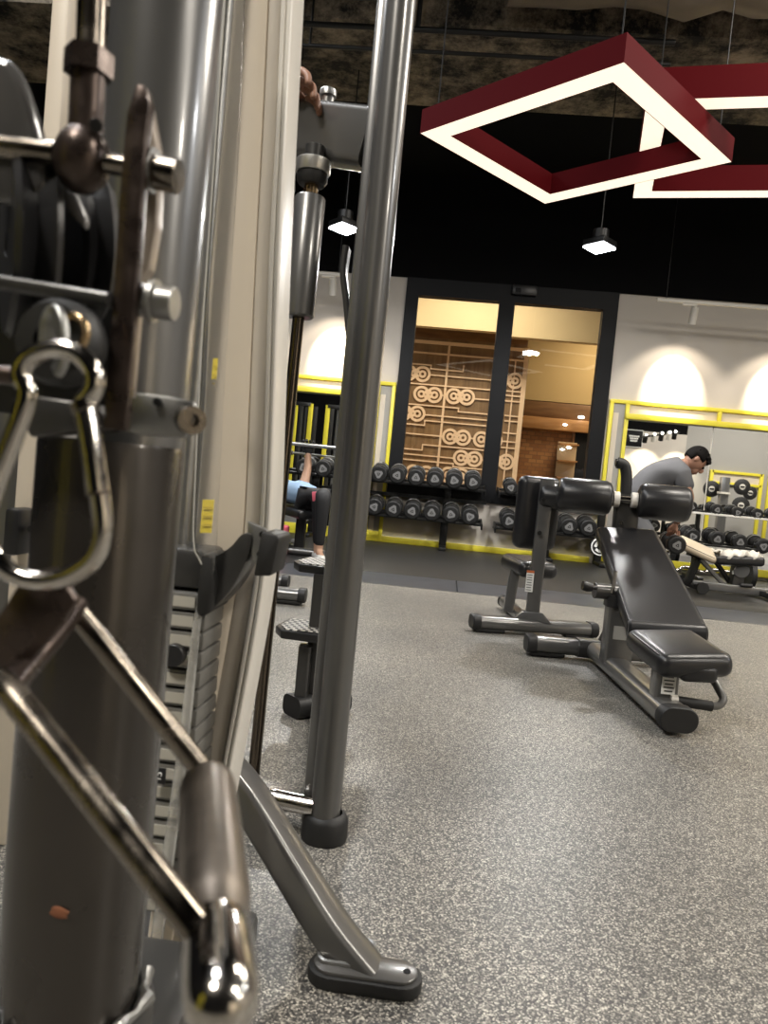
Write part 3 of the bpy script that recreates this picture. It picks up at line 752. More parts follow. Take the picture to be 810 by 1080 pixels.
def rack(name_label, x0, x1, tiers, Y0, legs, R, depth=0.36):
    t = thing('dumbbell_rack', name_label, 'dumbbell rack', ((x0+x1)/2, Y0+0.2, 0.012), 'black dumbbell racks')
    rot = M.Rotation(TI, 3, 'X')
    for z, r in tiers:
        for dy in (0.05, 0.27):
            part('shelf_rail', MB().box(((x0+x1)/2, Y0+dy, z-r-0.012+dy*math.sin(TI)), (x1-x0, 0.07, 0.03), rot=rot, bev=0.006), BLACKM, t)
        part('shelf_back', MB().box(((x0+x1)/2, Y0+0.36, z-r+0.01), (x1-x0, 0.02, 0.08), bev=0.004), BLACKM, t)
        n = int((x1-x0)/0.235)
        for xx in (x0+0.01, x1-0.01): part('end_plate', MB().box((xx, Y0+0.18, z-r-0.005), (0.02, 0.36, 0.07), rot=rot, bev=0.006), BLACKM, t)
    top = max(z-r for z, r in tiers)
    for lx in legs:
        part('leg', MB().sweep([(lx, Y0+0.36, 0.012), (lx, Y0+0.36, top)], rrect(0.09, 0.07, 0.015)), BLACKM, t)
        part('foot', MB().box((lx, Y0+0.2, 0.035), (0.09, 0.45, 0.045), bev=0.012), BLACKM, t)
    return t
zu = up1[5].z; zl = lo1[4].z
rack('black two-tier dumbbell rack below the left window pane', up1[0].x-0.5, lo1[-1].x+0.16, [(zu, 0.105), (zl, 0.105)], YR+0.02, [up1[0].x+0.1, PY(467, 570, YR+0.3).x], 0.1)
rack('black two-tier dumbbell rack below the right window pane behind the benches', up2[0].x-0.14, PY(640, 555, YR).x, [(up2[0].z, 0.085), (lo2[0].z-0.01, 0.105)], YR+0.02, [PY(575, 590, YR+0.3).x, PY(640, 590, YR+0.3).x-0.1], 0.1)
part('header_board', MB().span((-2.4, D-0.12, 0.6), (lo1[-1].x+0.2, D-0.06, 0.64)), BLACKM, bpy.data.objects['dumbbell_rack'])
# right rack before the mirror
YQ = 8.55
G2 = 'dumbbells on the rack before the right mirror'
u3 = rack_row([(730, 534.8), (756.7, 537.8), (778.4, 540.7), (799.6, 542.6), (821, 545)], lambda i: ['small black dumbbell on the top tier beside the big roller pad', 'small dumbbell on the top tier, second from the roller pad', 'small dumbbell on the top tier below the reflected plates', 'small dumbbell on the top tier nearest the picture edge', 'small dumbbell on the top tier just outside the picture edge'][i], G2, SMALL, 0.26, YQ, 0.12)
l3 = rack_row([(731, 566), (757, 569), (781, 572), (805.5, 576.5)], lambda i: ['larger dumbbell on the bottom tier just right of the held one', 'larger dumbbell on the bottom tier above the bench joint', 'larger dumbbell on the bottom tier above the white towel', 'larger dumbbell on the bottom tier at the picture edge'][i], G2, MID, 0.32, YQ, 0.12)
t = thing('dumbbell_rack', 'pale-edged two-tier dumbbell rack in front of the right mirror', 'dumbbell rack', (3.4, YQ+0.2, 0.012), 'black dumbbell racks')
for cs, r in ((u3, 0.06), (l3, 0.083)):
    xa, xb = PY(716, 545, YQ).x, 4.6
    z = cs[1].z-r
    for dy in (0.03, 0.2): part('shelf_rail', MB().box(((xa+xb)/2, YQ+dy, z-0.012+dy*0.12), (xb-xa, 0.05, 0.024), bev=0.005), OFFW if r < 0.07 and dy < 0.1 else BLACKM, t)
    for c in cs: part('saddle', MB().box(c+V((0, 0, -r-0.004)), (0.10, 0.16, 0.02), bev=0.004), BLACKM, t)
for lx in (PY(736, 556, YQ+0.25).x, 4.4):
    part('leg', MB().sweep([(lx, YQ+0.28, 0.012), (lx, YQ+0.28, u3[1].z-0.08)], rrect(0.04, 0.06, 0.01)), BLACKM, t)
    part('foot', MB().box((lx, YQ+0.25, 0.035), (0.07, 0.55, 0.045), bev=0.012), BLACKM, t)
# curved bar on the floor below it
pts = [PY(p[0], p[1], 8.2) for p in ((700, 604), (715, 601), (722, 598), (732, 600.5), (741, 603.5), (752, 601), (764, 602.5), (790, 606))]
t = thing('curl_bar', 'chrome curved curl bar lying low beneath the right dumbbell rack', 'barbell', V((pts[3].x, 8.2, 0.012)))
part('bar', MB().tube(smooth(pts, 5), 0.02, 12), CHROME, t)
for p in (pts[0], pts[-1]): part('plate', MB().cyl(V((p.x-0.02, 8.2, p.z)), V((p.x+0.03, 8.2, p.z)), max(0.06, p.z-0.013)), BLACKR, t)
# plate leaning behind the incline pad
c = PY(629, 577, 8.75); c.z = 0.012+0.245
c = PY(632.5, 576.5, 8.86); R = 0.112
part('plate_peg', MB().cyl(c+V((0, -0.05, 0)), c+V((0, 0.52, 0)), 0.014), BLACKM, bpy.data.objects['dumbbell_rack.001'])
t = thing('weight_plate', 'small black round plate with white print hung low beside the edge of the incline pad', 'weight plate', c)
part('disc', MB().lathe([(0.04, -0.025), (R-0.02, -0.025), (R, -0.012), (R, 0.012), (R-0.02, 0.025), (0.04, 0.025), (0.04, -0.025)], c, (0, 1, 0), 36), BLACKR, t)
mb = MB()
for k in range(9):
    if k % 3 == 2: continue
    a = 2*PI*k/9
    mb.torus(c+V((0, -0.026, 0)), (0, 1, 0), R*0.86, 0.008, 30, 6) if k == 0 else mb.box(c+V((R*0.45*math.cos(a), -0.028, R*0.45*math.sin(a))), (0.03, 0.006, 0.05), rot=M.Rotation(-a, 3, 'Y'))
part('print', mb, WHITET, t)

# ================================================================== BENCHES
OV = rrect(0.13, 0.075, 0.036, 6)
def beam(mb, a, b, prof=None, up=V((0, 0, 1))):
    return mb.sweep([a, b], prof or OV, up=up)
def capped_beam(parent, a, b, name='base_beam', capl=0.17, prof=(0.12, 0.075), m1=CHAR, rubber=True, ends=(1, 1)):
    a, b = V(a), V(b); d = (b-a).normalized()
    part(name, MB().sweep([a, b], rrect(prof[0], prof[1], prof[1]*0.48, 6)), m1, parent)
    for e, s, on in ((a, d, ends[0]), (b, -d, ends[1])):
        if on:
            part('end_cap', MB().sweep([e-s*0.012, e-s*0.006, e+s*0.03, e+s*0.034], rrect(prof[0]+0.012, prof[1]+0.010, prof[1]*0.5, 6), scale=[0.9, 1, 1, 0.96]), BLACKR, parent)
            part('rubber_foot', MB().box(e+s*capl*0.55+V((0, 0, -prof[1]/2-0.006)), (capl, 0.08, 0.02), rot=rotm(d, V((-d.y, d.x, 0)), V((0, 0, 1))), bev=0.006), BLACKR, parent)
def pad(parent, name, c, u, v, size, bev=0.035, m1=VINYL, seam=True, lab=None):
    u = V(u).normalized(); v = V(v); v = (v-u*v.dot(u)).normalized(); n = u.cross(v)
    R = rotm(u, v, n)
    o = part(name, MB().box(c, size, rot=R, bev=bev, seg=5), m1, parent, lab, ang=60)
    if seam:
        w, h, t = size; k = 0.004
        pts = [V(c)+R @ V((x, y, t/2-bev*0.28)) for x, y in rrect(w-bev*0.72, h-bev*0.72, bev*1.1, 5)]
        part('piping', MB().tube(pts, 0.0035, 6, closed=True), SEAM, o)
    return R
# --- upright bench (back to the viewer)
ub = thing('utility_bench', 'upright seat bench with its backrest towards the viewer', 'bench', PZ(562, 655))
a = PZ(499, 662); b = PZ(626, 671)
zz = 0.055
a = V((PZ(499, 655, zz).x, PZ(499, 655, zz).y, zz)); b = V((PZ(626, 664, zz).x, PZ(626, 664, zz).y, zz))
capped_beam(ub, a, b, prof=(0.11, 0.072))
pf = PZ(560, 652, 0.09); pf = V((pf.x, a.y+(b.y-a.y)*(pf.x-a.x)/(b.x-a.x), 0.05))
pe = PZ(532, 634, 0.05)
part('spine_beam', MB().sweep([pf, pe], rrect(0.08, 0.07, 0.03, 5)), CHAR, ub)
part('end_cap', MB().sweep([pe-V((-0.01, 0.03, 0)), pe+V((-0.004, 0.012, 0))], rrect(0.09, 0.08, 0.035, 5)), BLACKR, ub)
part('foot_bracket', MB().prism([pf+V((-0.11, 0, 0.03)), pf+V((-0.055, 0, 0.085)), pf+V((0.055, 0, 0.085)), pf+V((0.11, 0, 0.03))], (0, 0.07, 0), bev=0.008), GREYC, ub)
Yp = pf.y
pt = PY(577.5, 506, Yp+0.03)
part('post', MB().sweep([pf+V((0, 0, 0.06)), pt], rrect(0.075, 0.05, 0.008, 3), up=V((0, 1, 0))), CHAR, ub)
for py in (527, 562):
    q = PY(575.5-(py-507)*0.115, py, Yp-0.03); part('bolt', MB().cyl(q+V((0, 0.02, 0)), q+V((0, -0.004, 0)), 0.012, 14), BLACKM, ub)
c = PY(566, 541, Yp+0.13); tt = (PY(580, 507, Yp)-PY(568, 575, Yp)).normalized()
hh = (PY(577, 504, Yp+0.13)-PY(560, 577, Yp+0.13)).length
pad(ub, 'backrest', c, (0.97, 0.22, 0), tt, (0.255, hh+0.01, 0.10), bev=0.045, seam=False)
c = PY(557, 597, Yp+0.42); 
o = pad(ub, 'seat', V((c.x, Yp+0.42, c.z)), (0.96, 0.25, 0), (-0.25, 0.96, 0.03), (0.245, 0.40, 0.10), bev=0.045)
part('seat_post', MB().sweep([V((pf.x-0.10, Yp+0.36, 0.06)), V((pf.x-0.08, Yp+0.38, c.z-0.03))], rrect(0.06, 0.06, 0.01, 3)), CHAR, ub)
lc = PY(558.6, 613, Yp-0.027)
part('warning_label', MB().box(lc, (0.042, 0.003, 0.12)), LABELW, ub, 'white warning label')
part('label_header', MB().box(lc+V((0, -0.001, 0.054)), (0.042, 0.003, 0.014)), mat('label_red', (0.5, 0.14, 0.05), 0.5), ub)
mb = MB()
for k in range(7): mb.box(lc+V((-0.002, -0.002, 0.035-0.014*k)), (0.026 if k % 2 else 0.03, 0.002, 0.004))
part('label_print', mb, LABELT, ub)

# --- adjustable incline bench in the foreground
ib = thing('incline_bench', 'black padded incline bench with foot rollers in the middle of the floor', 'bench', PZ(650, 720))
zb = 0.06
fr = PZ(713, 757, zb); rr = PZ(608, 676, zb)
fr = V((fr.x, fr.y, zb)); 
ra = PZ(557, 677.5, zb); rb_ = PZ(690, 690, zb)
ra = V((ra.x, ra.y, zb)); d = (rb_-ra); d.z = 0; d.normalize(); rb2 = ra+d*0.98
capped_beam(ib, ra, rb2, 'rear_beam', prof=(0.115, 0.078))
mt_ = ra+d*0.34
part('main_beam', MB().sweep([mt_+V((0.0, 0.0, 0)), fr], rrect(0.125, 0.08, 0.038, 6)), CHAR, ib)
dd = (fr-mt_).normalized()
part('front_cap', MB().sweep([fr-dd*0.02, fr+dd*0.03, fr+dd*0.036], rrect(0.137, 0.09, 0.043, 6), scale=[1, 1, 0.93]), BLACKR, ib)
part('joint_sleeve', MB().sweep([ra+d*0.24, ra+d*0.44], rrect(0.135, 0.09, 0.043, 6)), CHARD, ib)
def along(px, py, z=0.1):
    q = PZ(px, py, z); k = (q-mt_).dot(dd); r = mt_+dd*k; return V((r.x, r.y, z))
A0 = along(650, 692); B0 = along(681, 731)
A1 = V((A0.x+0.0, A0.y, PY(659, 636, A0.y).z))
part('front_post', MB().sweep([A0-V((0, 0, 0.03)), A1], rrect(0.125, 0.09, 0.012, 3), up=dd), CHAR, ib)
part('post_collar', MB().sweep([A1-V((0, 0, 0.02)), A1+V((0, 0, 0.035))], rrect(0.145, 0.11, 0.03, 4), up=dd), BLACKP, ib)
k0 = A1+V((0.0, 0, 0.045)); 
part('clamp_tube', MB().cyl(k0+V((-0.13, -0.02, 0.0)), k0+V((0.14, 0.02, 0.0)), 0.036), CHARD, ib)
part('adjust_knob', MB().lathe([(0, 0), (0.02, 0), (0.024, 0.02), (0.02, 0.045), (0.010, 0.05), (0.010, 0.12), (0, 0.12)], k0+V((-0.19, -0.05, 0.02)), (1, 0.15, -0.1), 18), BLACKP, ib)
part('pop_pin', MB().cyl(k0+V((-0.055, -0.04, 0.0)), k0+V((-0.05, -0.05, 0.10)), 0.009), CHROME, ib)
lc = A0.lerp(A1, 0.70)-dd.cross(V((0, 0, 1)))*0.0
side = V((dd.x, dd.y, 0)).normalized()
part('size_label', MB().box(V((A0.x, A0.y, PY(655, 668, A0.y-0.05).z))+V((side.x*0.0465, side.y*0.0465, 0)), (0.07, 0.003, 0.06), rot=rotm(V((-side.y, side.x, 0)), side, V((0, 0, 1)))), mat('grey_sticker', (0.42, 0.41, 0.38), 0.4), ib, 'pale grey sticker')
# pad frame: bottom/top centre points
yb_, yt_ = 3.14, 4.16
BL, BR = PY(664, 657, yb_), PY(746, 660, yb_)
TL, TR = PY(631, 555, yt_), PY(690, 558, yt_)
Bc, Tc = (BL+BR)/2, (TL+TR)/2
u = (BR-BL).normalized(); v = (Tc-Bc).normalized(); u = (u-v*u.dot(v)).normalized(); n = u.cross(v)
pc = (Bc+Tc)/2-n*0.035
pad(ib, 'back_pad', pc, u, v, ((BR-BL).length+0.012, (Tc-Bc).length+0.02, 0.075), bev=0.03)
part('roll_end', MB().cyl(Bc-u*0.155-n*0.04+v*0.012, Bc+u*0.155-n*0.04+v*0.012, 0.042, 28, 0.01), VINYL, bpy.data.objects['back_pad'])
sp0 = Bc-n*0.10+v*0.10; sp1 = Tc-n*0.10-v*0.05
part('pad_spine', MB().sweep([sp0, sp1], rrect(0.07, 0.06, 0.01, 3)), CHARD, ib)
q = (Bc+Tc)/2-n*0.10
part('rear_strut', MB().sweep([ra+d*0.36+V((0.02, 0, 0.03)), V((q.x+0.05, q.y+0.2, q.z+0.06))], rrect(0.06, 0.06, 0.01, 3)), CHARD, ib)
# seat
ys = 2.93
SL, SR = PY(683, 690, ys), PY(761, 694, ys)
sc_ = PY(715, 676, ys); us = (SR-SL).normalized(); vs = (V((sc_.x, ys, 0))-V((Bc.x, yb_, 0))); vs = V((-0.17, 0.98, 0.11)).normalized()
us = (us-vs*us.dot(vs)).normalized(); ns = us.cross(vs)
pad(ib, 'seat', sc_-ns*0.045, us, vs, (0.285, 0.34, 0.09), bev=0.04)
B1 = sc_-ns*0.09
part('seat_post', MB().sweep([B0-V((0, 0, 0.03)), V((B0.x, B0.y, B1.z+0.0))], rrect(0.085, 0.075, 0.010, 3), up=dd), CHAR, ib)
part('seat_rail', MB().sweep([V((B0.x, B0.y, B1.z-0.02)), sc_-ns*0.11+vs*0.1], rrect(0.07, 0.05, 0.01, 3)), CHARD, ib)
part('seat_block', MB().box(PY(733, 708, ys-0.1), (0.13, 0.12, 0.06), rot=M.Rotation(math.radians(-4), 3, 'Y'), bev=0.02, seg=4), BLACKP, ib)
lb = B0+side*0.04*1.0
lp = V((B0.x, B0.y, 0))+side*0.045
for nm, off, sz, mm in (('warning_label', 0, (0.05, 0.003, 0.10), LABELW),):
    R3 = rotm(V((-side.y, side.x, 0)), side, V((0, 0, 1)))
    cz = 0.165
    part(nm, MB().box((lp.x+0.0, lp.y, cz), sz, rot=R3), mm, ib, 'white warning label')
    mb = MB()
    for k in range(7): mb.box(V((lp.x, lp.y, cz+0.04-0.013*k))+side*0.002, (0.038 if k % 2 else 0.03, 0.002, 0.005), rot=R3)
    part('label_print', mb, LABELT, ib)
# pull handle with foam grip
yh = 2.86
hp = [PY(738, 700, yh+0.10), PY(752, 716, yh+0.04), PY(764, 738, yh-0.02), PY(758, 745, yh-0.03), PY(738, 743.5, yh-0.03), PY(712, 738.5, yh-0.03)]
hp = fillet(hp, 0.05, 5)
part('pull_handle', MB().tube(hp, 0.0145, 14), CHAR, ib)
part('handle_grip', MB().cyl(PY(751, 745, yh-0.03), PY(713, 739, yh-0.03), 0.019), BLACKR, ib)
part('grip_end', MB().cyl(PY(714, 739.2, yh-0.03), PY(706.5, 738, yh-0.03), 0.0215), OFFW, ib, 'white plastic grip end')
# rollers and their post
yr = 4.22
ra1, rb1 = PY(588, 520.5, yr), PY(645, 526, yr-0.02)
ra2, rb2_ = PY(673, 528, yr-0.04), PY(728, 533, yr-0.06)
def roller(a, b, r, name='foot_roller'):
    dvec = (b-a).normalized(); L = (b-a).length; e = r*0.35
    o = part(name, MB().lathe([(0, 0), (r-e, 0), (r-e*0.3, e*0.3), (r, e), (r, L-e), (r-e*0.3, L-e*0.3), (r-e, L), (0, L)], a, dvec, 32), VINYL, ib, ang=50)
    for q in (a+dvec*0.012, b-dvec*0.012): part('seam', MB().torus(q, dvec, r*0.86, 0.004, 32, 6), SEAM, o)
roller(ra1, rb1, 0.094); roller(ra2, rb2_, 0.096)
ax = (rb2_-ra1).normalized()
part('roller_axle', MB().cyl(ra1, rb2_, 0.02), CHROME, ib)
for q in (rb1+ax*0.025, ra2-ax*0.02): part('axle_collar', MB().cyl(q-ax*0.016, q+ax*0.016, 0.042), OFFW, ib)
b2 = ra1+V((-0.02, 0.12, -0.02))
roller(b2+V((-0.06, 0.03, 0)), b2+V((0.2, 0.02, -0.01)), 0.075, 'lower_roller')
pp = PY(661, 534, yr+0.03)
pb = Tc-n*0.10-v*0.05
part('roller_post', MB().sweep([V((pp.x, pp.y, PY(662, 572, pp.y).z)), V((pp.x, pp.y, PY(660, 521, pp.y).z))], rrect(0.125, 0.085, 0.012, 3), up=V((0, 1, 0))), CHARD, ib)
part('bolt', MB().cyl(PY(655, 551, pp.y-0.05), PY(655, 551, pp.y-0.065), 0.011, 12), CHROME, ib)
hk = fillet([PY(660, 522, pp.y+0.02), PY(661, 500, pp.y+0.02), PY(659, 490, pp.y+0.02), PY(651, 488, pp.y+0.02)], 0.05, 6)
part('hook_handle', MB().tube(hk, 0.031, 14), BLACKR, ib)
part('hook_button', MB().cyl(hk[-1]+V((0.012, -0.0, 0)), hk[-1]+V((-0.01, 0, 0.0)), 0.022), BLACKP, ib)

# --- bench by the right rack
yb3 = 7.55
rb3 = thing('utility_bench', 'black adjustable bench with a white towel in front of the right rack', 'bench', PZ(770, 628))
f0, f1 = PY(729, 623, yb3), PY(832, 638, yb3-0.1)
f0.z = f1.z = 0.07
part('base_beam', MB().sweep([f0, f1], rrect(0.08, 0.08, 0.012, 3)), GREYC, rb3)
part('cross_beam', MB().sweep([f0+V((0.02, -0.3, -0.01)), f0+V((0.02, 0.3, -0.01))], rrect(0.07, 0.06, 0.02, 3)), BLACKM, rb3)
for s in (-0.3, 0.3): part('wheel', MB().cyl(f0+V((0.0, s-0.02, 0)), f0+V((0.0, s+0.02, 0)), 0.055), BLACKR, rb3)
part('cross_beam', MB().sweep([f1+V((-0.25, -0.28, -0.012)), f1+V((-0.25, 0.28, -0.012))], rrect(0.07, 0.06, 0.02, 3)), BLACKM, rb3)
p0 = PY(774, 622, yb3); p1 = PY(781, 590, yb3)
part('post', MB().sweep([V((p0.x, yb3, 0.07)), V((p1.x, yb3, p1.z))], rrect(0.11, 0.13, 0.012, 3), up=V((0, 1, 0))), CHARD, rb3)
part('maker_label', MB().box(PY(776.5, 604, yb3-0.058), (0.075, 0.003, 0.035)), LABELW, rb3, 'white label')
part('maker_badge', MB().prism([PY(777, 596, yb3-0.068), PY(774, 600.5, yb3-0.068), PY(780, 600.5, yb3-0.068)], (0, 0.003, 0)), LABELW, rb3)
part('pivot', MB().cyl(PY(782, 602, yb3-0.09), PY(782, 602, yb3+0.09), 0.07), GREYC, rb3)
part('strut', MB().sweep([PY(768, 622, yb3-0.02), PY(739, 590, yb3-0.02)], rrect(0.05, 0.04, 0.008, 3)), GREYC, rb3)
part('strut', MB().sweep([PY(772, 618, yb3+0.04), PY(752, 588, yb3+0.04)], rrect(0.05, 0.04, 0.008, 3)), BLACKM, rb3)
part('rear_leg', MB().sweep([PY(725, 615, yb3+0.05), PY(736, 588, yb3+0.05)], rrect(0.10, 0.06, 0.012, 3)), BLACKM, rb3)
part('foot_peg', MB().cyl(PY(730, 615.5, yb3-0.12), PY(746, 617.5, yb3-0.12), 0.022), BLACKR, rb3)
part('foot_peg', MB().cyl(PY(781, 617, yb3-0.12), PY(793, 618, yb3-0.12), 0.02), BLACKR, rb3)
# back pad tilted, flat seat
a1, a2 = PY(719, 568, yb3), PY(752, 583, yb3)
dv = (a2-a1).normalized()
pad(rb3, 'head_pad', (a1+a2)/2-V((0, 0, 0.035)), dv, (0, 1, 0.38), ((a2-a1).length+0.03, 0.27, 0.07), bev=0.03, m1=GLAREV, lab='black head pad, wall glare painted in tan')
a1, a2 = PY(752, 586, yb3), PY(800, 588, yb3)
dv = (a2-a1).normalized()
pad(rb3, 'seat_pad', (a1+a2)/2-V((0, 0, 0.03)), dv, (0, 1, 0), ((a2-a1).length+0.02, 0.30, 0.09), bev=0.03)
part('pad_frame', MB().sweep([PY(726, 583, yb3), PY(750, 590, yb3), PY(798, 594, yb3)], rrect(0.12, 0.05, 0.01, 3)), BLACKM, rb3)
# towel: draped thin sheet with folds
tw = bmesh.new(); nx, ny = 26, 14
c = (a1+a2)/2+V((0.0, 0, 0.022)); vv = []
for i in range(nx+1):
    row = []
    for j in range(ny+1):
        s, q = (i/nx-0.5)*0.40, (j/ny-0.5)*0.28
        z = 0.012*math.sin(i*0.9+j*0.5)+0.012*math.sin(j*1.1-i*0.37)+0.016
        edge = max(0, abs(q)-0.12)*1.6
        row.append(tw.verts.new(c+dv*(s+0.012*math.sin(j*1.3))+V((0, q+0.015*math.sin(i*0.8), z-edge))))
    vv.append(row)
for i in range(nx):
    for j in range(ny): tw.faces.new((vv[i][j], vv[i+1][j], vv[i+1][j+1], vv[i][j+1]))
mb = MB(); mb.merge(tw)
o = solo('towel', mb, TOWEL, 'crumpled white towel lying on the seat of the right bench', 'towel')
k = o.modifiers.new('thickness', 'SOLIDIFY'); k.thickness = 0.012; k.offset = 0

# ================================================================== PEOPLE
def hand(parent, wrist, palm, curl, tipdir, side, size=0.085, m1=SKIN, name='hand', rad=0.0075):
    """palm slab plus five separate bent fingers; wrist->palm direction, fingers bend towards curl"""
    w = V(wrist); f = (V(palm)-w).normalized(); s = V(side); s = (s-f*s.dot(f)).normalized(); nrm = f.cross(s)
    cu = V(curl).normalized(); td = V(tipdir).normalized()
    vs = [w, w+f*size*0.55, w+f*size*0.95]; rs = [(rad*2.3, rad*1.8), (rad*3.9, rad*1.7), (rad*3.8, rad*1.5)]
    E = [(0, 1), (1, 2)]
    h = skin(name, vs, E, rs, m1, parent, 2)
    for k, (o, L) in enumerate(((-1.5, 0.80), (-0.5, 0.95), (0.5, 0.9), (1.5, 0.7))):
        b = w+f*size*0.75+s*o*rad*2.25; kn = w+f*size*1.02+s*o*rad*2.4
        p1 = kn+(f*0.75+cu*0.45).normalized()*size*0.42*L; p2 = p1+(f*0.15+cu*0.8+td*0.4).normalized()*size*0.28*L; p3 = p2+(cu*0.9+td*0.7-f*0.2).normalized()*size*0.22*L
        skin('finger', [b, kn, p1, p2, p3], [(0, 1), (1, 2), (2, 3), (3, 4)], [rad, rad*1.08, rad*0.98, rad*0.9, rad*0.72], m1, h, 2)
    b = w+f*size*0.25-s*rad*2.2; p1 = b-s*rad*2.6+f*size*0.3; p2 = p1+f*size*0.28+cu*size*0.2; p3 = p2+(cu+f*0.4).normalized()*size*0.2
    skin('thumb', [b, p1, p2, p3], [(0, 1), (1, 2), (2, 3)], [rad*1.1, rad*1.15, rad*1.0, rad*0.75], m1, h, 2)
    return h
# --- man bending over the rack
YMN = 7.0
def g(px, py, dy=0.0): return PY(px, py, YMN+dy)
man = thing('person', 'person in grey t-shirt and shorts bending forward, holding a dumbbell', 'person', V((1.8, YMN, 0.012)))
pel = g(668, 541); wai = g(676, 520); che = g(702, 499); nec = g(722, 490); hb = g(728, 487.5); hd = g(733.5, 486)
shr, shl = g(719, 502, -0.17), g(719, 500, 0.17)
elr, ell = g(727, 527, -0.20), g(728, 527, 0.22)
wrr, wrl = g(712, 552, -0.03), g(713, 553, 0.42)
hpr, hpl = g(668, 548, -0.10), g(668, 548, 0.10)
knr, knl = g(690, 578, -0.14), g(690, 578, 0.14)
anr, anl = g(671, 612, -0.13), g(671, 612, 0.15)
for q in (anr, anl): q.z = 0.10
tor, tol = V((anr.x+0.16, anr.y, 0.045)), V((anl.x+0.16, anl.y, 0.045))
vs = [pel, wai, che, nec, hb, shr, elr, wrr, shl, ell, wrl, hpr, knr, anr, tor, hpl, knl, anl, tol]
ed = [(0, 1), (1, 2), (2, 3), (3, 4), (2, 5), (5, 6), (6, 7), (2, 8), (8, 9), (9, 10), (0, 11), (11, 12), (12, 13), (13, 14), (0, 15), (15, 16), (16, 17), (17, 18)]
rd = [.13, .12, .135, .06, .055, .058, .046, .032, .058, .046, .032, .09, .062, .042, .035, .09, .062, .042, .035]
body = skin('body', vs, ed, rd, SKIND, man)
# head with face, ear, hair
f_dir = V((0.62, -0.10, -0.78)).normalized(); u_dir = V((0.76, 0.0, 0.64)).normalized(); s_dir = f_dir.cross(u_dir)
HR = rotm(s_dir, f_dir, -u_dir if s_dir.cross(f_dir).dot(u_dir) < 0 else u_dir)
mb = MB().ball(hd, 0.098, (0.80, 0.95, 1.14), rot=HR, n=28)
mb.ball(hd+f_dir*0.05-u_dir*0.055, 0.06, (0.82, 0.85, 0.9), rot=HR)
mb.ball(hd+f_dir*0.103-u_dir*0.012, 0.016, (0.8, 1.3, 1.6), rot=HR)
hdm = part('head', mb, SKIND, man, ang=80)
for s in (-1, 1):
    part('ear', MB().ball(hd+s_dir*0.079*s-f_dir*0.012, 0.026, (0.4, 0.8, 1.15), rot=HR), SKIND, hdm)
    part('eye', MB().ball(hd+s_dir*0.03*s+f_dir*0.088+u_dir*0.01, 0.011), HAIR, hdm)
part('mouth', MB().ball(hd+f_dir*0.098-u_dir*0.062, 0.02, (1, 0.3, 0.3), rot=HR), mat('lips', (0.22, 0.09, 0.07), 0.5), hdm)
hm = MB().ball(hd-f_dir*0.018+u_dir*0.022, 0.108, (0.82, 0.96, 1.08), rot=HR, n=28)
bmesh.ops.delete(hm.bm, geom=[v for v in hm.bm.verts if (v.co-hd).dot(f_dir) > 0.05 and (v.co-hd).dot(u_dir) < 0.055 or ((v.co-hd).dot(u_dir) < -0.055) or ((v.co-hd).dot(f_dir) > -0.03 and (v.co-hd).dot(u_dir) < 0.0)], context='VERTS')
hair = part('hair', hm, HAIR, man, ang=80)
k = hair.modifiers.new('thickness', 'SOLIDIFY'); k.thickness = 0.014
mb = MB()
random.seed(5)
for i in range(46):
    a = random.uniform(-0.9, 0.9); b = random.uniform(-0.7, 0.9)
    dvec = (u_dir*math.cos(a)*math.cos(b)+f_dir*math.sin(b)+s_dir*math.sin(a)*0.8).normalized()
    q = hd+u_dir*0.012+dvec*0.098
    mb.lathe([(0.014, 0), (0.011, 0.015), (0, 0.032)], q, dvec+f_dir*0.6, 6)
part('hair_tuft', mb, HAIR, hair)
# shirt and shorts
vs = [g(668, 535), wai, che, g(718, 491), shr, shr.lerp(elr, 0.62), shl, shl.lerp(ell, 0.62), g(690, 505)]
skin('t_shirt', [vs[0], g(675, 519), g(690, 505), g(704, 497), g(719, 491.5), shr, shr.lerp(elr, 0.7), shl, shl.lerp(ell, 0.7)],
     [(0, 1), (1, 2), (2, 3), (3, 4), (3, 5), (5, 6), (3, 7), (7, 8)], [.150, .148, .165, .165, .10, .088, .078, .088, .078], TSHIRT, man)
skin('shorts', [pel, hpr, hpr.lerp(knr, 0.75), hpl, hpl.lerp(knl, 0.75)], [(0, 1), (1, 2), (0, 3), (3, 4)], [.15, .12, .105, .12, .105], SHORTS, man)
for an, to in ((anr, tor), (anl, tol)):
    skin('shoe', [an+V((-0.05, 0, -0.045)), an+V((0.07, 0, -0.04)), to+V((0.02, 0, 0.0))], [(0, 1), (1, 2)], [(.045, .045), (.046, .04), (.042, .035)], BLACKP, man)
hand(man, wrr, g(708, 562, 0.02), (0.1, 0.9, -0.3), (-0.5, 0.3, -0.6), (0.85, 0.3, 0.2), 0.085, SKIND, rad=0.0095)
hand(man, wrl, g(713, 560, 0.42), (-0.3, -0.5, -0.8), (-0.3, -0.3, -0.5), (0.85, 0.3, 0), 0.085, SKIND, rad=0.0095)
c = PY(709, 572, YMN+0.12)
put(MID, c+V((0, 0.0, 0)), 'black dumbbell held in the hand of the bending person', 'dumbbell in the hand', 0.1, 0.4)

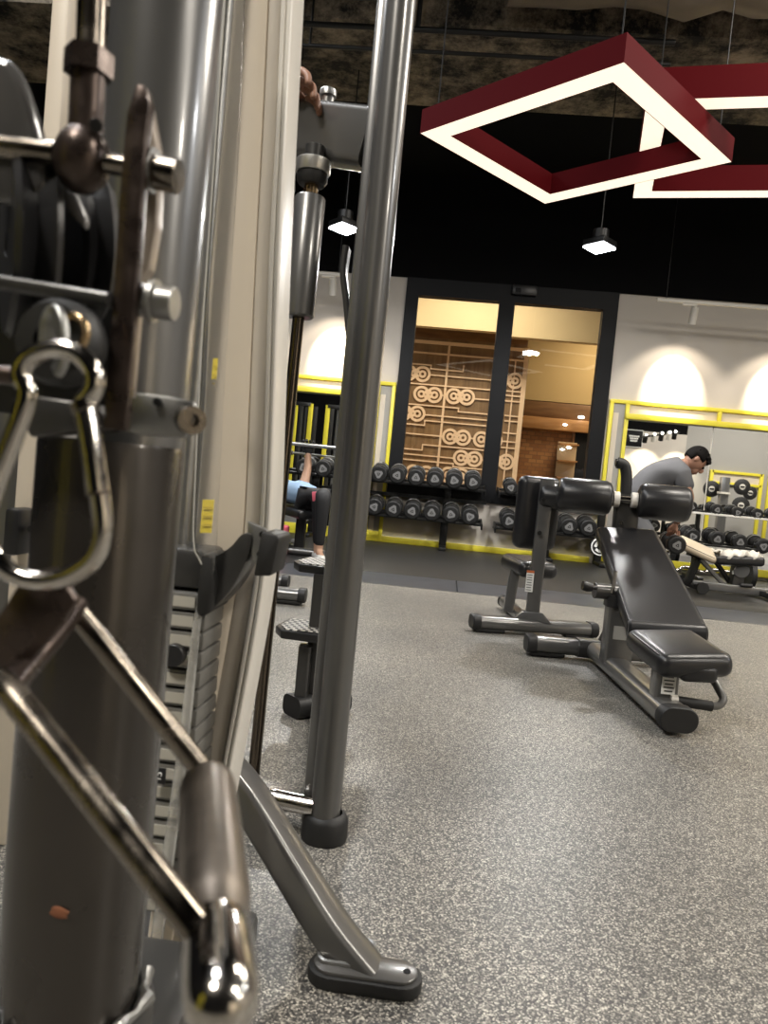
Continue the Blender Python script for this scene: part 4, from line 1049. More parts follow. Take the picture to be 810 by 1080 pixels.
# --- person lying on a bench behind the machine
YL = 7.3
def h(px, py, dy=0.0): return PY(px, py, YL+dy)
lb = thing('flat_bench', 'black flat bench under the lying person, seen between guide rod and post', 'bench', V((PZ(317, 580, 0.012).x, 7.2, 0.012)))
pA, pB = h(330, 541, -0.55), h(286, 538, 0.75)
pB.z = pA.z = 0.405
dv = (pB-pA).normalized()
pad(lb, 'pad', (pA+pB)/2, dv, V((dv.y, -dv.x, 0)), ((pB-pA).length, 0.27, 0.08), bev=0.03, seam=False)
for k in (0.22, 0.8):
    q = pA.lerp(pB, k); part('leg', MB().sweep([V((q.x, q.y, 0.03)), V((q.x, q.y, 0.37))], rrect(0.09, 0.09, 0.012, 3)), BLACKM, lb)
q0, q1 = pA.lerp(pB, 0.22), pA.lerp(pB, 0.8)
part('foot_beam', MB().sweep([(q0.x-0.3, q0.y-0.05, 0.05), (q0.x+0.25, q0.y-0.05, 0.05)], rrect(0.09, 0.07, 0.034, 5)), CHAR, lb)
part('foot_beam', MB().sweep([(q1.x-0.3, q1.y, 0.05), (q1.x+0.3, q1.y, 0.05)], rrect(0.09, 0.07, 0.034, 5)), CHAR, lb)
part('spine_beam', MB().sweep([(q0.x, q0.y, 0.05), (q1.x, q1.y, 0.05)], rrect(0.07, 0.06, 0.01, 3)), CHARD, lb)
wom = thing('person', 'person in pale blue top lying on a bench, arm raised to a bar', 'person', V((pA.x, YL, 0.012)))
up_ = V((0, 0, 1))
pel = h(331, 530, -0.35); pel.z = 0.545
che = h(316, 524, 0.0); che.z = 0.575
nec = che+dv*0.28; hdl = nec+dv*0.15+up_*0.02
sA = che+V((-dv.y, dv.x, 0))*-0.0
sid = V((dv.y, -dv.x, 0)).normalized()
if sid.x < 0: sid = -sid
shR = h(320, 512, -0.02); shL = shR-sid*0.36
hR = h(325, 477, -0.02); hL = hR-sid*0.40
eR = shR.lerp(hR, 0.48)+sid*0.02; eL = shL.lerp(hL, 0.48)-sid*0.02
kR = h(341, 521, -0.75); kL = kR-sid*0.08+V((0.02, 0.13, -0.01))
aR = h(338, 562, -0.72); aL = aR-sid*0.07+V((0.03, 0.15, 0))
for q in (aR, aL): q.z = 0.11
tR, tL = aR+V((0.05, -0.12, -0.055)), aL+V((0.03, -0.13, -0.055))
hpR, hpL = pel+sid*0.09, pel-sid*0.09
vs = [pel, (pel+che)/2, che, nec, shR, eR, hR, shL, eL, hL, hpR, kR, aR, tR, hpL, kL, aL, tL]
ed = [(0, 1), (1, 2), (2, 3), (2, 4), (4, 5), (5, 6), (2, 7), (7, 8), (8, 9), (0, 10), (10, 11), (11, 12), (12, 13), (0, 14), (14, 15), (15, 16), (16, 17)]
rd = [.11, .10, .105, .05, .052, .042, .03, .052, .042, .03, .075, .048, .036, .03, .075, .048, .036, .03]
skin('body', vs, ed, rd, SKIN, wom)
skin('head', [nec, hdl], [(0, 1)], [.05, .09], SKIN, wom)
part('hair', MB().ball(hdl+dv*0.03-up_*0.02, 0.105, (1, 1, 0.95)), HAIR, wom)
skin('top', [pel+dv*0.05, (pel+che)/2, che, shR, shR.lerp(eR, 0.35), shL, shL.lerp(eL, 0.35)], [(0, 1), (1, 2), (2, 3), (3, 4), (2, 5), (5, 6)], [.125, .125, .128, .08, .062, .08, .062], BLUE, wom)
skin('leggings', [pel, hpR, kR, aR+V((0, 0, 0.03)), hpL, kL, aL+V((0, 0, 0.03))], [(0, 1), (1, 2), (2, 3), (0, 4), (4, 5), (5, 6)], [.115, .09, .075, .046, .09, .075, .046], LEGG, wom)
for an, to in ((aR, tR), (aL, tL)):
    skin('shoe', [an+V((-0.02, 0.05, -0.05)), an+V((0.02, -0.04, -0.05)), to+V((0.0, -0.02, 0.0))], [(0, 1), (1, 2)], [(.05, .05), (.05, .045), (.042, .035)], SHOEW, wom)
GLOVE = LEGG
for hh_, s in ((hR, 1), (hL, -1)):
    hand(wom, hh_+V((0, 0.01, -0.03)), hh_+V((0, 0.0, 0.06)), (0, -1, 0.3), (0, -0.3, -0.8), (s, 0, 0), 0.105, GLOVE, 'gloved_hand', 0.0135)
part('thigh_pocket', MB().box(h(334, 523.5, -0.62)+V((0, -0.07, 0)), (0.055, 0.02, 0.085), rot=M.Rotation(math.radians(-8), 3, 'Y'), bev=0.006), PINK, wom, 'pink phone on the thigh')
# bar in the raised hand
bz = hR.z+0.075
b0 = V((hR.x+0.055, hR.y-0.03, bz))
bt = thing('barbell', 'pale barbell gripped by the gloved hand of the lying person', 'barbell', V((hR.x, hR.y, bz)))
e0, e1 = b0+V((-1.25, 0.0, 0.005)), b0+V((0.42, 0, -0.012))
part('bar', MB().tube([e0, e1], 0.019, 14), GALV, bt)
for q, s in ((e0, 1), (e1, -1)):
    part('collar', MB().cyl(q+V((s*0.10, 0, 0)), q+V((s*0.14, 0, 0)), 0.035), CHROME, bt)
# pink dumbbell on the floor beside the bench
c = PY(297, 569, 6.9)
t = thing('hand_weight', 'small pink hand weight standing at the foot of the lying person\'s bench', 'dumbbell', V((c.x, 6.9, 0.012)))
R = max(0.05, c.z-0.012)*0.75
part('head', MB().cyl(V((c.x, 6.9, 0.012)), V((c.x, 6.9, 0.10)), 0.062, bev=0.012), PINK, t)
part('head', MB().cyl(V((c.x, 6.9, 0.20)), V((c.x, 6.9, 0.285)), 0.062, bev=0.012), PINK, t)
part('handle', MB().cyl(V((c.x, 6.9, 0.09)), V((c.x, 6.9, 0.21)), 0.022), PINK, t)
# grey foot tube of a bench behind the machine
t = thing('floor_bench', 'low grey bench whose rounded foot tubes show behind the guide rod', 'bench', PZ(310, 633))
a = PZ(321, 628, 0.06); a.z = 0.06
capped_beam(t, a+V((-1.0, -0.05, 0)), a, prof=(0.11, 0.075))
a2 = PZ(303, 613, 0.06); a2.z = 0.06
capped_beam(t, a2+V((-0.9, -0.02, 0)), a2, prof=(0.10, 0.07), ends=(0, 1))
part('spine_beam', MB().sweep([a+V((-0.55, 0, 0)), a2+V((-0.45, 0, 0))], rrect(0.08, 0.06, 0.01, 3)), CHAR, t)
part('post', MB().sweep([a+V((-0.55, 0.2, 0)), a+V((-0.55, 0.2, 0.3))], rrect(0.08, 0.06, 0.01, 3)), CHAR, t)
pad(t, 'pad', a+V((-0.6, 0.2, 0.34)), (0, 1, 0), (1, 0, 0), (0.9, 0.28, 0.08), bev=0.03, seam=False)
# ================================================================== ASSISTED CHIN MACHINE: post, beam, guide rod, steps
am = thing('chin_machine', 'grey exercise machine with tall round post, cross beam, guide rod and two foot steps', 'exercise machine', PZ(345, 885))
Yq = 1.63
pf = PZ(342, 888); pf = V((pf.x, Yq, 0)); px_ = -0.192
part('post', MB().sweep([(px_+0.004, Yq, 0.02), (px_, Yq, 2.45)], [(0.033*math.cos(a*PI/14), 0.040*math.sin(a*PI/14)) for a in range(28)]), CHAR, am)
part('post_foot', MB().lathe([(0, 0), (0.05, 0), (0.052, 0.01), (0.050, 0.045), (0.044, 0.056), (0.036, 0.06), (0.036, 0.045), (0, 0.045)], (px_+0.006, Yq, 0), (0, 0, 1), 32), BLACKR, am)
# flat web behind the post, only its left edge shows
part('rear_upright', MB().box((px_-0.036, Yq+0.055, 1.24), (0.03, 0.09, 2.44), bev=0.008), GREYC, am)
# beam
bl, br = PY(250, 129, 1.86), PY(394, 148, 1.68)
part('cross_beam', MB().sweep([bl+(bl-br)*0.9, br], rrect(0.07, 0.128, 0.018, 5)), CHAR, am)
c = bl.lerp(br, (346-250)/(394-250))+V((0, 0, 0.064))
part('beam_plug', MB().lathe([(0, -0.02), (0.014, -0.02), (0.014, 0.018), (0.019, 0.019), (0.019, 0.031), (0.0175, 0.034), (0, 0.035)], c, (0, 0, 1), 24), GALV, am)
# guide rod with stop collar and sleeve
g0, g1 = PY(333, 150, 1.69), PY(268, 812, 1.69)
def gp(y): return g0+(g1-g0)*((y-150)/(812-150))
part('guide_rod', MB().tube([gp(190), gp(866)], 0.0135, 18), BRONZE, am)
st = part('stop_neck', MB().cyl(gp(154), gp(182), 0.022), CHARD, am)
part('stop_collar', MB().lathe([(0.02, 0), (0.037, 0.002), (0.039, 0.006), (0.039, 0.028), (0.037, 0.03), (0.02, 0.03)], gp(183), g0-g1, 30), mat('bright_steel', (0.62, 0.61, 0.58), 0.34, 0.85), am)
part('stop_pad', MB().lathe([(0.015, 0), (0.028, 0.0), (0.034, 0.008), (0.034, 0.026), (0.015, 0.026)], gp(194), g0-g1, 30), BLACKR, am)
part('brass_core', MB().cyl(gp(180), gp(215), 0.0155), BRASS, am)
part('slide_sleeve', MB().lathe([(0.014, 0), (0.030, 0), (0.034, 0.004), (0.034, 0.262), (0.031, 0.266), (0.014, 0.266)], gp(330), g0-g1, 30), CHAR, am)
part('sleeve_bracket', MB().box(PY(309, 300, 1.74), (0.085, 0.09, 0.12), rot=M.Rotation(math.radians(-1), 3, 'Y'), bev=0.012), CHARD, am)
part('carriage_arm', MB().span(PY(309, 292, 1.79)+V((-0.28, 0, -0.03)), PY(309, 292, 1.85)+V((0.02, 0, 0.03)), bev=0.012), CHARD, am)
# lever on the post
lv = fillet([PY(366, 262, 1.70), PY(362, 288, 1.70), PY(366, 318, 1.70), PY(369, 356, 1.70)], 0.06)
part('adjust_lever', MB().sweep(lv, rrect(0.014, 0.05, 0.006, 3), up=V((0, 1, 0))), CHARD, am)
# chrome link near the floor
c = PY(318, 849, 1.62)
part('floor_link', MB().cyl(c+V((-0.30, 0.05, 0)), c+V((0.03, 0, 0)), 0.021), CHROME, am)
part('link_foot', MB().box((c.x-0.30, c.y+0.05, (c.z+0.03)/2), (0.07, 0.09, c.z+0.03), bev=0.008), BLACKR, am)
part('rod_foot', MB().box((gp(866).x, gp(866).y, 0.018), (0.06, 0.06, 0.036), bev=0.006), BLACKR, am)
# step pillar
sf = PZ(318, 748); sp = V((sf.x+0.03, sf.y, 0))
part('step_pillar', MB().sweep([sp+V((0, 0, 0.02)), V((sp.x, sp.y, PY(333, 604, sp.y).z))], rrect(0.05, 0.09, 0.01, 3), up=V((0, 1, 0))), CHARD, am)
part('step_pillar', MB().sweep([sp+V((-0.025, -0.06, 0.02)), V((sp.x-0.025, sp.y-0.06, PY(322, 676, sp.y).z))], rrect(0.04, 0.06, 0.008, 3), up=V((0, 1, 0))), CHARD, am)
part('step_gusset', MB().prism([PY(323, 722, sp.y), PY(325, 692, sp.y), PY(333, 700, sp.y), PY(345, 735, sp.y), PY(340, 750, sp.y)], (0, 0.04, 0)), CHARD, am)
part('step_foot', MB().sweep([sp+V((-0.05, -0.09, 0.034)), sp+V((0.10, 0.06, 0.034))], rrect(0.10, 0.068, 0.022, 4)), BLACKR, am)
part('base_beam', MB().sweep([sp+V((0.05, 0.0, 0.03)), V((px_-0.005, Yq+0.06, 0.03))], rrect(0.06, 0.05, 0.015, 3)), CHARD, am)
for (lp, rp, zc, Yc, W, Dp) in (((293, 661), (352, 676), 0, sp.y-0.02, 0.235, 0.25), ((312, 594), (382, 606), 1, sp.y+0.10, 0.215, 0.27)):
    l = PY(*lp, Yc); zz = l.z; x0 = l.x
    poly = [V((x0, Yc-Dp*0.15, zz)), V((x0+0.035, Yc-Dp*0.45, zz)), V((x0+W-0.035, Yc-Dp*0.5, zz)), V((x0+W, Yc-Dp*0.2, zz)), V((x0+W, Yc+Dp*0.4, zz)), V((x0+0.02, Yc+Dp*0.4, zz))]
    o = part('foot_step', MB().prism(poly, (0, 0, 0.028), bev=0.006), BLACKP, am)
    c = sum(poly, V())/6
    part('tread', MB().prism([c+(p-c)*0.86+V((0, 0, 0.0155)) for p in poly], (0, 0, 0.003)), TREAD, o)

# hand resting on the cross beam; the arm goes back behind the machine
ph = thing('person', 'person standing hidden behind the nearest machine, only the fingers on the grey cross beam show', 'person', PY(300, 96, 1.72))
wr = PY(301, 82, 1.735)
YH = 2.36
xh = PY(203, 160, YH).x
ph.location = V((xh, YH, 0))
def hp_(x, y, z): return V((xh+x, YH+y, z))
el = PY(268, 122, 2.02)
shR_ = hp_(0.17, -0.02, 1.40)
bv = [hp_(0, 0, 0.93), hp_(0, 0, 1.10), hp_(0, 0, 1.30), hp_(0, 0, 1.47), hp_(0, -0.01, 1.53), shR_, el, wr, hp_(-0.17, 0, 1.40), hp_(-0.19, 0.02, 1.12), hp_(-0.18, -0.06, 0.88),
      hp_(0.09, 0, 0.88), hp_(0.09, -0.02, 0.48), hp_(0.09, 0.02, 0.09), hp_(0.10, -0.14, 0.04), hp_(-0.09, 0, 0.88), hp_(-0.09, -0.02, 0.48), hp_(-0.09, 0.02, 0.09), hp_(-0.10, -0.14, 0.04)]
be = [(0, 1), (1, 2), (2, 3), (3, 4), (3, 5), (5, 6), (6, 7), (3, 8), (8, 9), (9, 10), (0, 11), (11, 12), (12, 13), (13, 14), (0, 15), (15, 16), (16, 17), (17, 18)]
skin('body', bv, be, [.105, .10, .12, .055, .05, .055, .042, .028, .055, .042, .03, .07, .056, .038, .034, .07, .056, .038, .034], SKIND, ph)
hq = hp_(0, -0.02, 1.63)
hdm = part('head', MB().ball(hq, 0.098, (0.8, 0.95, 1.14), n=24).ball(hq+V((0, -0.096, -0.01)), 0.017, (0.8, 1.2, 1.4)), SKIND, ph)
for s_ in (-1, 1):
    part('ear', MB().ball(hq+V((0.079*s_, 0.01, 0)), 0.024, (0.4, 0.8, 1.1)), SKIND, hdm)
    part('eye', MB().ball(hq+V((0.03*s_, -0.086, 0.012)), 0.010), HAIR, hdm)
hm = MB().ball(hq+V((0, 0.016, 0.02)), 0.106, (0.84, 0.96, 1.06), n=24)
bmesh.ops.delete(hm.bm, geom=[v for v in hm.bm.verts if (v.co.y < hq.y-0.045 and v.co.z < hq.z+0.06) or v.co.z < hq.z-0.05], context='VERTS')
part('hair', hm, HAIR, ph)
skin('t_shirt', [hp_(0, 0, 0.84), hp_(0, 0, 1.08), hp_(0, 0, 1.30), hp_(0, 0, 1.42), shR_, shR_.lerp(el, 0.4), hp_(-0.17, 0, 1.40), hp_(-0.185, 0.01, 1.23)], [(0, 1), (1, 2), (2, 3), (3, 4), (4, 5), (3, 6), (6, 7)], [.15, .145, .145, .08, .078, .066, .078, .066], LEGG, ph)
skin('trousers', [hp_(0, 0, 0.99), hp_(0.09, 0, 0.84), hp_(0.09, -0.02, 0.48), hp_(0.09, 0.02, 0.13), hp_(-0.09, 0, 0.86), hp_(-0.09, -0.02, 0.48), hp_(-0.09, 0.02, 0.13)], [(0, 1), (1, 2), (2, 3), (0, 4), (4, 5), (5, 6)], [.125, .118, .078, .06, .118, .078, .06], SHORTS, ph)
for s_ in (-1, 1):
    skin('shoe', [hp_(0.09*s_, 0.05, 0.045), hp_(0.092*s_, -0.05, 0.045), hp_(0.10*s_, -0.17, 0.038)], [(0, 1), (1, 2)], [(.045, .045), (.046, .045), (.04, .036)], BLACKP, ph)
hand(ph, hp_(-0.18, -0.06, 0.88), hp_(-0.18, -0.09, 0.78), (0.3, -0.3, -0.7), (0, 0, -1), (0, -1, 0.2), 0.08, SKIND, rad=0.0085)
hand(ph, wr, PY(322, 90, 1.70), (0.35, -0.5, -0.75), (-0.1, 0, -0.5), (0.1, -1, 0.3), 0.080, SKIND, rad=0.0092)

# ================================================================== CABLE TOWER (nearest machine)
ct = thing('cable_tower', 'nearest grey cable machine with round column, cream shroud and clear weight guard', 'exercise machine', V((-0.3, 0.9, 0)))
cx, cy = -0.293, 0.69
part('column', MB().lathe([(0.0, 0.25), (0.0485, 0.25), (0.0485, 2.4), (0, 2.4)], (cx, cy, 0), (0, 0, 1), 48), GREYC, ct)
SLV = mat('dark_sleeve_coat', (0.05, 0.044, 0.038), 0.28, 0.6, var=0.25, vscale=9, coat=0.3, rvar=0.08)
sx0, sy0 = PY(119, 462, 0.66).x, 0.66
xb = PY(80, 1040, 0.66)
part('carriage_sleeve', MB().lathe([(0.054, 0.0), (0.0605, 0.0), (0.0615, -0.004), (0.0615, -(0.815-xb.z)), (0.054, -(0.815-xb.z))], (sx0, sy0, PY(119, 462, sy0-0.06).z-0.003), (0, 0, 1), 56), SLV, ct)
bz = xb.z
# welded foot of the column on a base block
wb = MB().lathe([(0, bz-0.012), (0.074, bz-0.012), (0.078, bz-0.018), (0.078, bz-0.06), (0, bz-0.06)], (sx0, sy0, 0), (0, 0, 1), 48)
part('column_collar', wb, CHARD, ct)
mb = MB(); pts = []
random.seed(9)
for k in range(40):
    a = 2*PI*k/40; rr = 0.069+0.003*math.sin(k*2.1); pts.append(V((sx0+rr*math.cos(a), sy0+rr*math.sin(a), bz-0.010+0.003*math.sin(k*3.3))))
mb.tube(pts, 0.006, 8, closed=True, scale=[1+0.35*math.sin(k*1.9) for k in range(40)])
part('weld_bead', mb, GALV, ct)
part('base_block', MB().box((sx0+0.0, sy0+0.05, (bz-0.06)/2), (0.19, 0.28, bz-0.06), bev=0.02), CHARD, ct)
rp = PY(62, 962, sy0-0.06); b = bmesh.new()
bmesh.ops.create_uvsphere(b, u_segments=14, v_segments=8, radius=0.009)
for vtx in b.verts: vtx.co = V((vtx.co.x*1.0+0.002*math.sin(vtx.co.z*700), vtx.co.y*0.12, vtx.co.z*0.6))+V((rp.x, sy0-0.0605, rp.z))
part('rust_spot', MB().merge(b), mat('rust', (0.20, 0.075, 0.035), 0.8, var=0.4, vscale=120), ct)
# --- shroud: long curved cream cover
YS = 1.12
def poly_lr(left, right, Y): return [PY(x, y, Y) for x, y in left]+[PY(x, y, Y) for x, y in reversed(right)]
L0 = [(239, -60), (236, 0), (232, 150), (226, 300), (221, 420), (213, 540), (206, 640), (191, 780), (173, 900), (150, 1080), (140, 1150)]
L1 = [(293, -60), (290, 0), (283, 150), (276, 280), (270, 420), (265, 540), (257, 610), (240, 705), (219, 820), (196, 940), (172, 1080), (160, 1150)]
L2 = [(305, -60), (302, 0), (296, 150), (289, 280), (285, 430), (280, 540), (273, 615), (258, 705), (237, 820), (214, 940), (190, 1080), (178, 1150)]
L3 = [(318, -60), (315, 0), (307, 155), (301, 290), (296, 430), (292, 540), (285, 615), (270, 705), (249, 815), (226, 940), (202, 1080), (190, 1150)]
def ribbon(name, A, B, Y, th, m1, bev=0.006, n=4, yoff=0.0, lab=None):
    a = smooth([PY(x, y, Y) for x, y in A], n); b = smooth([PY(x, y, Y) for x, y in B], n)
    bm = bmesh.new(); rows = []
    e = min(bev, th*0.45)
    for p, q in zip(a, b):
        d = (q-p); w = d.length; d.normalize(); k = min(e, w*0.3)
        prof = [p+V((0, th/2-e, 0)), p+V((0, -th/2+e, 0)), p+d*k*0.3+V((0, -th/2+e*0.3, 0)), p+d*k+V((0, -th/2, 0)), q-d*k+V((0, -th/2, 0)), q-d*k*0.3+V((0, -th/2+e*0.3, 0)), q+V((0, -th/2+e, 0)), q+V((0, th/2-e, 0)), q-d*k+V((0, th/2, 0)), p+d*k+V((0, th/2, 0))]
        rows.append([bm.verts.new(v+V((0, yoff, 0))) for v in prof])
    m_ = len(rows[0])
    for r0, r1 in zip(rows, rows[1:]):
        for j in range(m_): bm.faces.new((r0[j], r0[(j+1) % m_], r1[(j+1) % m_], r1[j]))
    bm.faces.new(rows[0]); bm.faces.new(rows[-1][::-1])
    return part(name, MB().merge(bm), m1, ct, lab)
ribbon('shroud_panel', L0, [(x+1, y) for x, y in L1], YS, 0.07, CREAM, 0.014)
ribbon('shroud_recess', L1, L2, YS+0.003, 0.068, mat('grey_cream_plastic', (0.56, 0.51, 0.44), 0.35, var=0.06, vscale=18), 0.002)
ribbon('shroud_edge', L2, [(a[0]*0.5+b[0]*0.5, a[1]*0.5+b[1]*0.5) for a, b in zip(L2, L3)], YS, 0.075, OFFW, 0.005)
ribbon('shroud_edge', [(a[0]*0.47+b[0]*0.53, a[1]*0.47+b[1]*0.53) for a, b in zip(L2, L3)], L3, YS+0.005, 0.085, OFFW, 0.006)
part('pink_sticker', MB().prism([PY(273, 422, YS-0.014), PY(281, 422, YS-0.014), PY(276, 482, YS-0.014), PY(269, 482, YS-0.014)], (0, 0.002, 0)), mat('faded_pink', (0.56, 0.40, 0.33), 0.5), ct, 'faded pink sticker')
# clear guard between column and shroud
G0 = [(243, -60), (238, 0), (228, 150), (215, 340), (207, 500), (205, 570), (211, 590), (221, 607)]
G1 = [(262, -60), (258, 0), (252, 150), (243, 300), (236, 420), (230, 540), (228, 580), (226, 604)]
ribbon('clear_guard', G0, G1, 0.98, 0.004, CLEAR, 0.001)
part('guard_edge', MB().tube(smooth([PY(x, y, 0.98) for x, y in G0], 5), 0.0022, 8), mat('edge_gleam', (0.55, 0.54, 0.50), 0.2), ct)
H0 = [(222, 612), (208, 640), (200, 690), (189, 780), (172, 900), (158, 1000), (149, 1080), (140, 1150)]
H1 = [(226, 610), (214, 640), (208, 690), (199, 780), (184, 900), (170, 1000), (160, 1080), (150, 1150)]
ribbon('lower_guard', H0, H1, 0.99, 0.012, CLOUDY, 0.003)
# yellow patches behind the guard, the larger one with darker lines
for (x0, y0, x1, y1) in ((214, 527, 226, 562), (225, 378, 230, 400)):
    s = -(y1-y0)*0.085
    mb = MB().prism([PY(x0, y0, 1.02), PY(x1, y0, 1.02), PY(x1+s, y1, 1.02), PY(x0+s, y1, 1.02)], (0, 0.002, 0))
    lo = part('warning_label', mb, YELLOWL, ct, 'yellow patch')
    if y1-y0 > 20:
        for k in range(3):
            yy = y0+8+k*9
            part('patch_line', MB().prism([PY(x0+1-(yy-y0)*0.085, yy, 1.017), PY(x1-1-(yy-y0)*0.085, yy, 1.017), PY(x1-1-(yy-y0)*0.085, yy+1.0, 1.017), PY(x0+1-(yy-y0)*0.085, yy+1.0, 1.017)], (0, 0.001, 0)), mat('patch_ochre', (0.5, 0.38, 0.04), 0.5), lo)
# weight stack
PLATE = mat('grey_weight_plate', (0.22, 0.215, 0.20), 0.4, 0.5, var=0.2, vscale=12)
zt_ = PY(200, 622, 1.02).z
ph_ = 0.0265
xw = PY(190, 640, 1.02).x
part('stack_head', MB().box((xw-0.002, 1.06, zt_+0.03), (0.075, 0.10, 0.055), bev=0.008), CHARD, ct)
for k in range(17):
    z = zt_-ph_*(k+0.5)
    if z < 0.06: break
    w = part('weight_plate', MB().box((xw, 1.06, z), (0.086, 0.12, ph_-0.003), bev=0.003), PLATE, ct)
    part('number_plate', MB().box((xw+0.012, 0.999, z), (0.03, 0.002, 0.014)), mat('pale_number_plate', (0.5, 0.48, 0.42), 0.5) if k == 0 else bpy.data.materials['pale_number_plate'], w)
part('guide_column', MB().cyl((xw-0.02, 1.06, zt_), (xw-0.02, 1.06, 2.3), 0.010), GALV, ct)
ribbon('inner_cover', [(x-14, y) for x, y in G0], [(x+8, y) for x, y in G1], 1.2, 0.012, GREYC, 0.003)
pc_ = PY(182, 692, 0.985)
part('selector_pin', MB().cyl(pc_, pc_+V((0, 0.06, 0)), 0.015), BLACKP, ct)
tc_ = PY(168, 818, 0.985)
tg = part('number_tag', MB().box(tc_, (0.018, 0.003, 0.022), bev=0.001), BLACKP, ct, 'black number tag')
text('tag_number', '15', 0.013, WHITET, tg, tc_+V((0, -0.0025, 0)), V((0.1, 0, 1)), V((-1, 0, 0.1)))
part('stack_base', MB().box((xw+0.01, 1.08, 0.03), (0.2, 0.3, 0.06), bev=0.012), CHARD, ct)
# grip bracket on the shroud
Yk = 1.03
part('bracket_arm', MB().prism(smooth([PY(x, y, Yk) for x, y in ((221, 583), (234, 584), (250, 575), (262, 562), (272, 563), (268, 585), (255, 612), (240, 631), (221, 646), (217, 632), (221, 612))], 4, closed=True), (0, 0.07, 0), bev=0.006), CHARD, ct)
part('bracket_pad', MB().prism([PY(x, y, Yk-0.01) for x, y in ((222, 582), (233, 584), (236, 610), (232, 640), (222, 646), (217, 641), (218, 622))], (0, 0.085, 0), bev=0.004), BLACKR, ct)
part('bracket_plate', MB().prism([PY(x, y, Yk-0.025) for x, y in ((262, 549), (283, 559), (278, 600), (268, 592), (262, 563))], (0, 0.012, 0), bev=0.002), GALV, ct)
for x, y in ((277.5, 563.5), (275, 584)):
    q = PY(x, y, Yk-0.031); part('screw', MB().cyl(q, q+V((0, -0.006, 0)), 0.0042, 12), BLACKM, ct)
part('bracket_block', MB().prism([PY(x, y, Yk-0.01) for x, y in ((283, 559), (300, 563), (301, 568), (293, 604), (275, 604))], (0, 0.08, 0), bev=0.004), BLACKR, ct)
# splayed leg with its bolted floor plate
lp = smooth([PY(190, 776, 1.34), PY(225, 798, 1.33), PY(256, 832, 1.31), PY(281, 870, 1.285), PY(317, 929, 1.255), PY(352, 984, 1.215), PY(392, 1034, 1.178)], 5)
part('splayed_leg', MB().sweep(lp, rrect(0.054, 0.066, 0.010, 4), up=V((0, 1, 0))), CHAR, ct)
pc = PZ(384, 1036, 0.0); hw, hd_ = 0.092, 0.036
def stad(a, b, z, n=10): 
    o = []
    for s, a0 in ((1, -PI/2), (-1, PI/2)):
        for k in range(n+1):
            t = a0+PI*k/n; o.append(V((pc.x+s*(a-b)+b*math.cos(t), pc.y+b*math.sin(t), z)))
    return o
part('foot_pad', MB().prism(stad(hw, hd_, 0.011), (0, 0, 0.022), bev=0.004), BLACKR, ct)
part('foot_plate', MB().prism(stad(hw-0.009, hd_-0.007, 0.0235), (0, 0, 0.008), bev=0.0015), CHAR, ct)
ld = (lp[-1]-lp[-2]).normalized(); e0 = lp[-1]+ld*((0.029-lp[-1].z)/ld.z)
part('weld_ring', MB().tube([V((e0.x+x, e0.y+y, 0.0285)) for x, y in rrect(0.084, 0.070, 0.014, 5)], 0.005, 8, closed=True), GALV, ct)
for s in (-1, 1):
    part('bolt_hole', MB().cyl((pc.x+s*0.066, pc.y, 0.0272), (pc.x+s*0.066, pc.y, 0.0285), 0.0062, 18), BLACKF, ct)
# second upright behind, left of the column
ur = [PY(66, 70, 1.45), PY(22, 620, 1.45), PY(0, 900, 1.45)]
part('rear_rail', MB().box((PY(66, 90, 1.45).x, 1.45, 1.15), (0.036, 0.06, 2.3), bev=0.006), CREAM, ct)
part('rear_cover', MB().box((PY(20, 470, 1.45).x-0.018, 1.47, 0.56), (0.058, 0.05, 1.12), bev=0.008), CHAR, ct)
c = PY(20, 560, 1.40)
part('rear_knob', MB().box(c, (0.03, 0.06, 0.09), bev=0.008), BLACKP, ct)
part('rear_screw', MB().cyl(PY(33, 558, 1.40), PY(33, 558, 1.38), 0.007), BLACKM, ct)

# ---------------- pulley carriage
pcg = ct
YK = 0.47
part('lift_bar', MB().tube([PY(98, -40, YK), PY(95, 62, YK)], 0.0088, 20), STEEL, pcg)
hx = [(0.0150*math.cos(PI*k/3+0.3), 0.0150*math.sin(PI*k/3+0.3)) for k in range(6)]
part('hex_nut', MB().sweep([PY(94.5, 55, YK), PY(93, 80, YK)], hx), RUSTY, pcg)
part('pipe_stub', MB().tube([PY(93.5, 78, YK), PY(90, 150, YK)], 0.0108, 22), RUSTY, pcg)
jb = PY(87, 168, YK)
part('joint_ball', MB().ball(jb, 0.0175, (1, 1, 1.25), n=28), RUSTY, pcg)
part('set_screw', MB().cyl(PY(101, 132, YK-0.010), PY(101, 132, YK-0.014), 0.004, 10), BLACKM, pcg)
part('cross_shaft', MB().tube([PY(-40, 150, YK), PY(60, 163, YK)], 0.0078, 18), STEEL, pcg)
part('cross_shaft', MB().tube([PY(100, 170, YK), PY(158, 180, YK)], 0.0066, 18), STEEL, pcg)
part('shaft_collar', MB().cyl(PY(158, 180, YK), PY(164, 181, YK), 0.0135), GALV, pcg)
part('shaft_end', MB().cyl(PY(162, 181, YK), PY(189, 187, YK), 0.0105), STEEL, pcg)
part('shaft_end', MB().cyl(PY(130, 314, YK), PY(185, 321, YK), 0.0105), GALV, pcg)
part('shaft_collar', MB().cyl(PY(159, 317, YK), PY(165, 318, YK), 0.0135), GALV, pcg)
